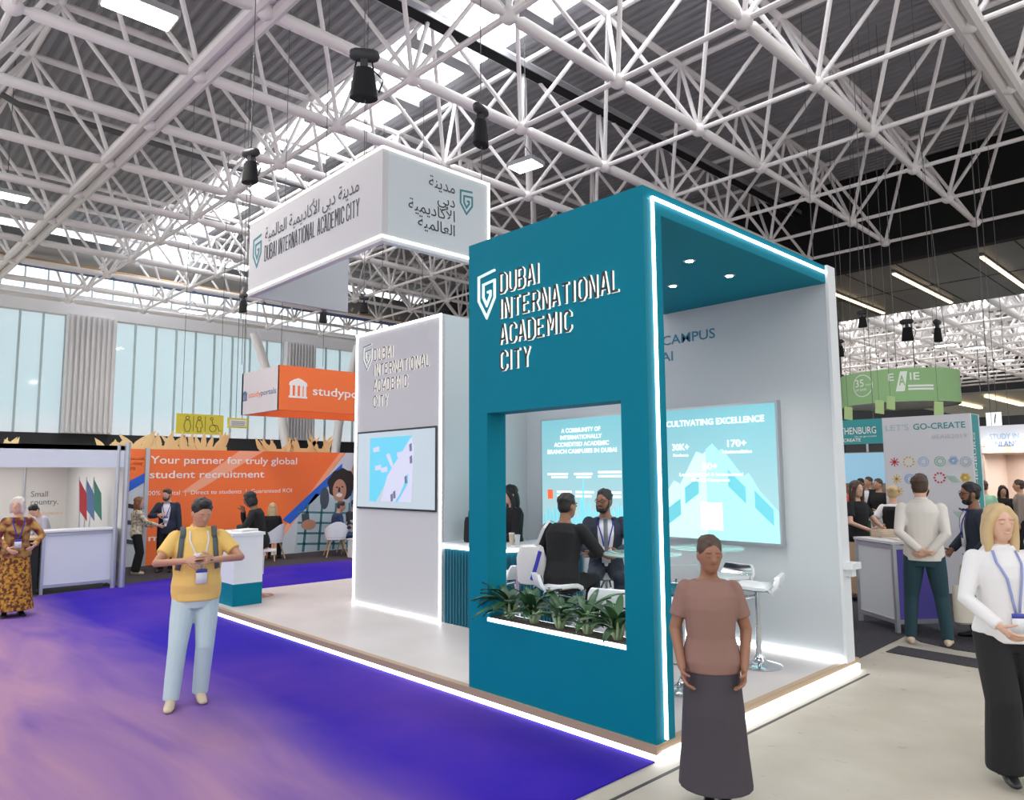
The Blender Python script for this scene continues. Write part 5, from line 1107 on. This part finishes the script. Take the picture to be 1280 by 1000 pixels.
# right-hand side
p = person('man in cream shirt and dark teal trousers, hands clasped at his back', (-2.83,9.02,0), facing(-.32,.95), 1.86, head=(-.15,.05), RH=(.04,-.17,.95), LH=(-.04,-.19,.98), RE=(1,-.35,-.1), LE=(-1,-.35,-.1), RF=(.17,0,.08), LF=(-.17,0,.08), handdir={1: (-.9,-.1,-.3), -1: (.9,-.1,-.3)}, skin=SKIN1, hair=('short', HBR), top=CREAM, bottom=TEALT, shoe=TANS, collar=CREAM, beard=HBR, vox=.009, bulk=.012, curl=.6)
person('blonde woman in a black vest and white sleeves with a bun, back to us', (at(1117,640,D=11.4).x, at(1117,640,D=11.4).y, 0), facing(-.2,1), 1.68, head=(.1,0), RH=(.24,.1,.95), LH=(-.26,.05,.95), skin=SKIN1, hair=('bun', HBL), top=WHT, sleeve='short', vest=BLKC, bottom=BLKC, shoe=BLKS, fem=True, vox=.012)
person('woman in black top and long beige skirt beside the stand end wall', (at(1071,640,D=11.0).x, at(1071,640,D=11.0).y, 0), facing(.85,-.2), 1.76, head=(-.2,.0), RH=(.12,.26,1.05), LH=(-.14,.3,1.08), RE=(.9,-.5,-.4), LE=(-.9,-.5,-.4), skin=SKIN1, hair=('longer', HBR), top=BLKC, sleeve='short', bottom=BEIGE, hem=.12, shoe=BLKS, fem=True, vox=.012)
pm = person('bearded man in dark suit and glasses holding the printed tote, facing left', (-2.47,9.72,0), facing(-.8,-.45), 1.76, lean=.04, head=(.1,.05), RH=(.2,.22,.98), LH=(-.2,.1,.96), RE=(.9,-.6,-.3), LE=(-.9,-.7,-.3), RF=(.12,.05,.08), LF=(-.12,-.05,.08), skin=SKIN2, hair=('short', HB), top=WHT, jacket=NAVY, shirtfront=WHT, bottom=BLKC, shoe=BLKS, beard=HB, glasses=True, lanyard=LANB, badge=(0,1.1), vox=.01)
hb = pm.world(pm.hand[-1][0])
tb = thing('tote_bag', 'cream tote bag with red, green and blue print hanging from a hand', 'bag', (hb.x-.02, hb.y-.03, hb.z-.72), .72); hh = .42
MB().rings([(0,.14,.05),(.02,.17,.07),(hh*.6,.175,.07),(hh,.17,.04),(hh+.002,.155,.025)], 20).build('body', cl('canvas', (222, 212, 194)), tb, smooth=True)
for s in (-1, 1): MB().tube([(-.08,s*.035,hh-.03),(-.05,s*.03,hh+.2),(0,s*.012,hh+.3),(.05,s*.03,hh+.2),(.08,s*.035,hh-.03)], [(.014,.004)]*5, 6, ref=(1,0,0)).build('handle', cl('canvas_dark', (200, 184, 158)), tb, smooth=True)
for k_, c_ in enumerate(((228,120,110),(110,180,150),(90,160,220),(226,84,60),(120,180,140))): box((.02+.01*(k_ % 2),-.082,.08+k_*.055), (.12,-.074,.11+k_*.055)).build('print', mat('tote_print_%d' % k_, c_, .7), tb)
p = person('blonde woman in white blouse and wide black trousers walking at the right edge', (-1.3,5.55,0), facing(.72,-1), 1.67, head=(.15,.02), RH=(.14,.26,1.0), LH=(-.22,.12,.9), RE=(1,-.6,-.3), LE=(-1,-.6,-.2), RF=(.1,.12,.1), LF=(-.1,-.12,.1), skin=SKIN1, hair=('long', HBL), top=WHT, bottom=BLKC, wide=.05, shoe=BLKS, fem=True, collar=WHT, lanyard=cl('lanyard_pale', (150, 160, 210)), badge=(-.03,1.0), vox=.009)
BRT = cl('rust_brown', (140, 106, 96)); DKG = cl('dusk_grey', (64, 58, 64))
person('person in rust brown top and long dark skirt passing the teal canopy', (-2.38,3.86,0), facing(.6,-.8), 1.52, head=(.2,.15), RH=(.2,.1,.9), LH=(-.2,.08,.9), RF=(.05,.05,.08), LF=(-.05,-.03,.08), skin=SKIN2, hair=('short', HBR), top=BRT, sleeve='short', bottom=DKG, hem=.14, shoe=BLKS, fem=True, vox=.009)
# people further off on the right
person('woman in mint green top with ponytail in the beige stand at the right edge', at(1232,640,D=15.2)*Vector((1,1,0)) if False else (at(1232,640,D=15.2).x, at(1232,640,D=15.2).y, 0), facing(-.3,1), 1.7, head=(-.3,0), skin=SKIN1, hair=('pony', HBR), top=cl('mint', (168, 216, 180)), sleeve='rolled', bottom=BLKC, shoe=BLKS, fem=True, RH=(.16,.26,1.0), LH=(-.16,.26,1.0), vox=.016)
person('person with long black hair in a black top right of the woman in mint green', (at(1255,640,D=15.6).x, at(1255,640,D=15.6).y, 0), facing(.2,-1), 1.6, head=(.2,.2), skin=SKIN3, hair=('longer', HB), top=BLKC, bottom=BLKC, shoe=BLKS, fem=True, RH=(.16,.26,1.0), LH=(-.16,.26,1.0), vox=.016)
person('person in grey brown jacket at the far right edge of the beige stand', (at(1277,640,D=15.0).x, at(1277,640,D=15.0).y, 0), facing(-1,-.2), 1.72, skin=SKIN3, hair=('short', HBR), top=cl('taupe', (150, 134, 124)), bottom=BLKC, shoe=BLKS, vox=.016)
for px_, d_, hh_, tp, hr, lab in ((1057,16.5,1.66,cl('red', (214,74,50)),('bob',HRED),'person in red at the far stand with the pale blue print'), (1072,17.4,1.6,cl('pink', (206,170,168)),('short',HBR),'person in pale pink left in the group at the far stand'), (1078,18.9,1.74,GREYC,('short',HB),'man in grey behind the one in pale pink at the far stand'), (1088,18.2,1.78,BLKC,('short',HBR),'man in black suit and white shirt in the group at the far stand'), (1100,16.2,1.75,BLKC,('short',HBR),'tall man in black at the right of the group at the far stand')):
    q = at(px_,640,D=d_); person(lab, (q.x, q.y, 0), facing(-.3,-1), hh_, skin=SKIN3, hair=hr, top=WHT if 'suit' in lab else tp, jacket=BLKC if 'suit' in lab else None, shirtfront=WHT if 'suit' in lab else None, bottom=BLKC, shoe=BLKS, vox=.018, RH=(.14,.26,1.05), LH=(-.14,.26,1.05))
bpy.context.view_layer.update()
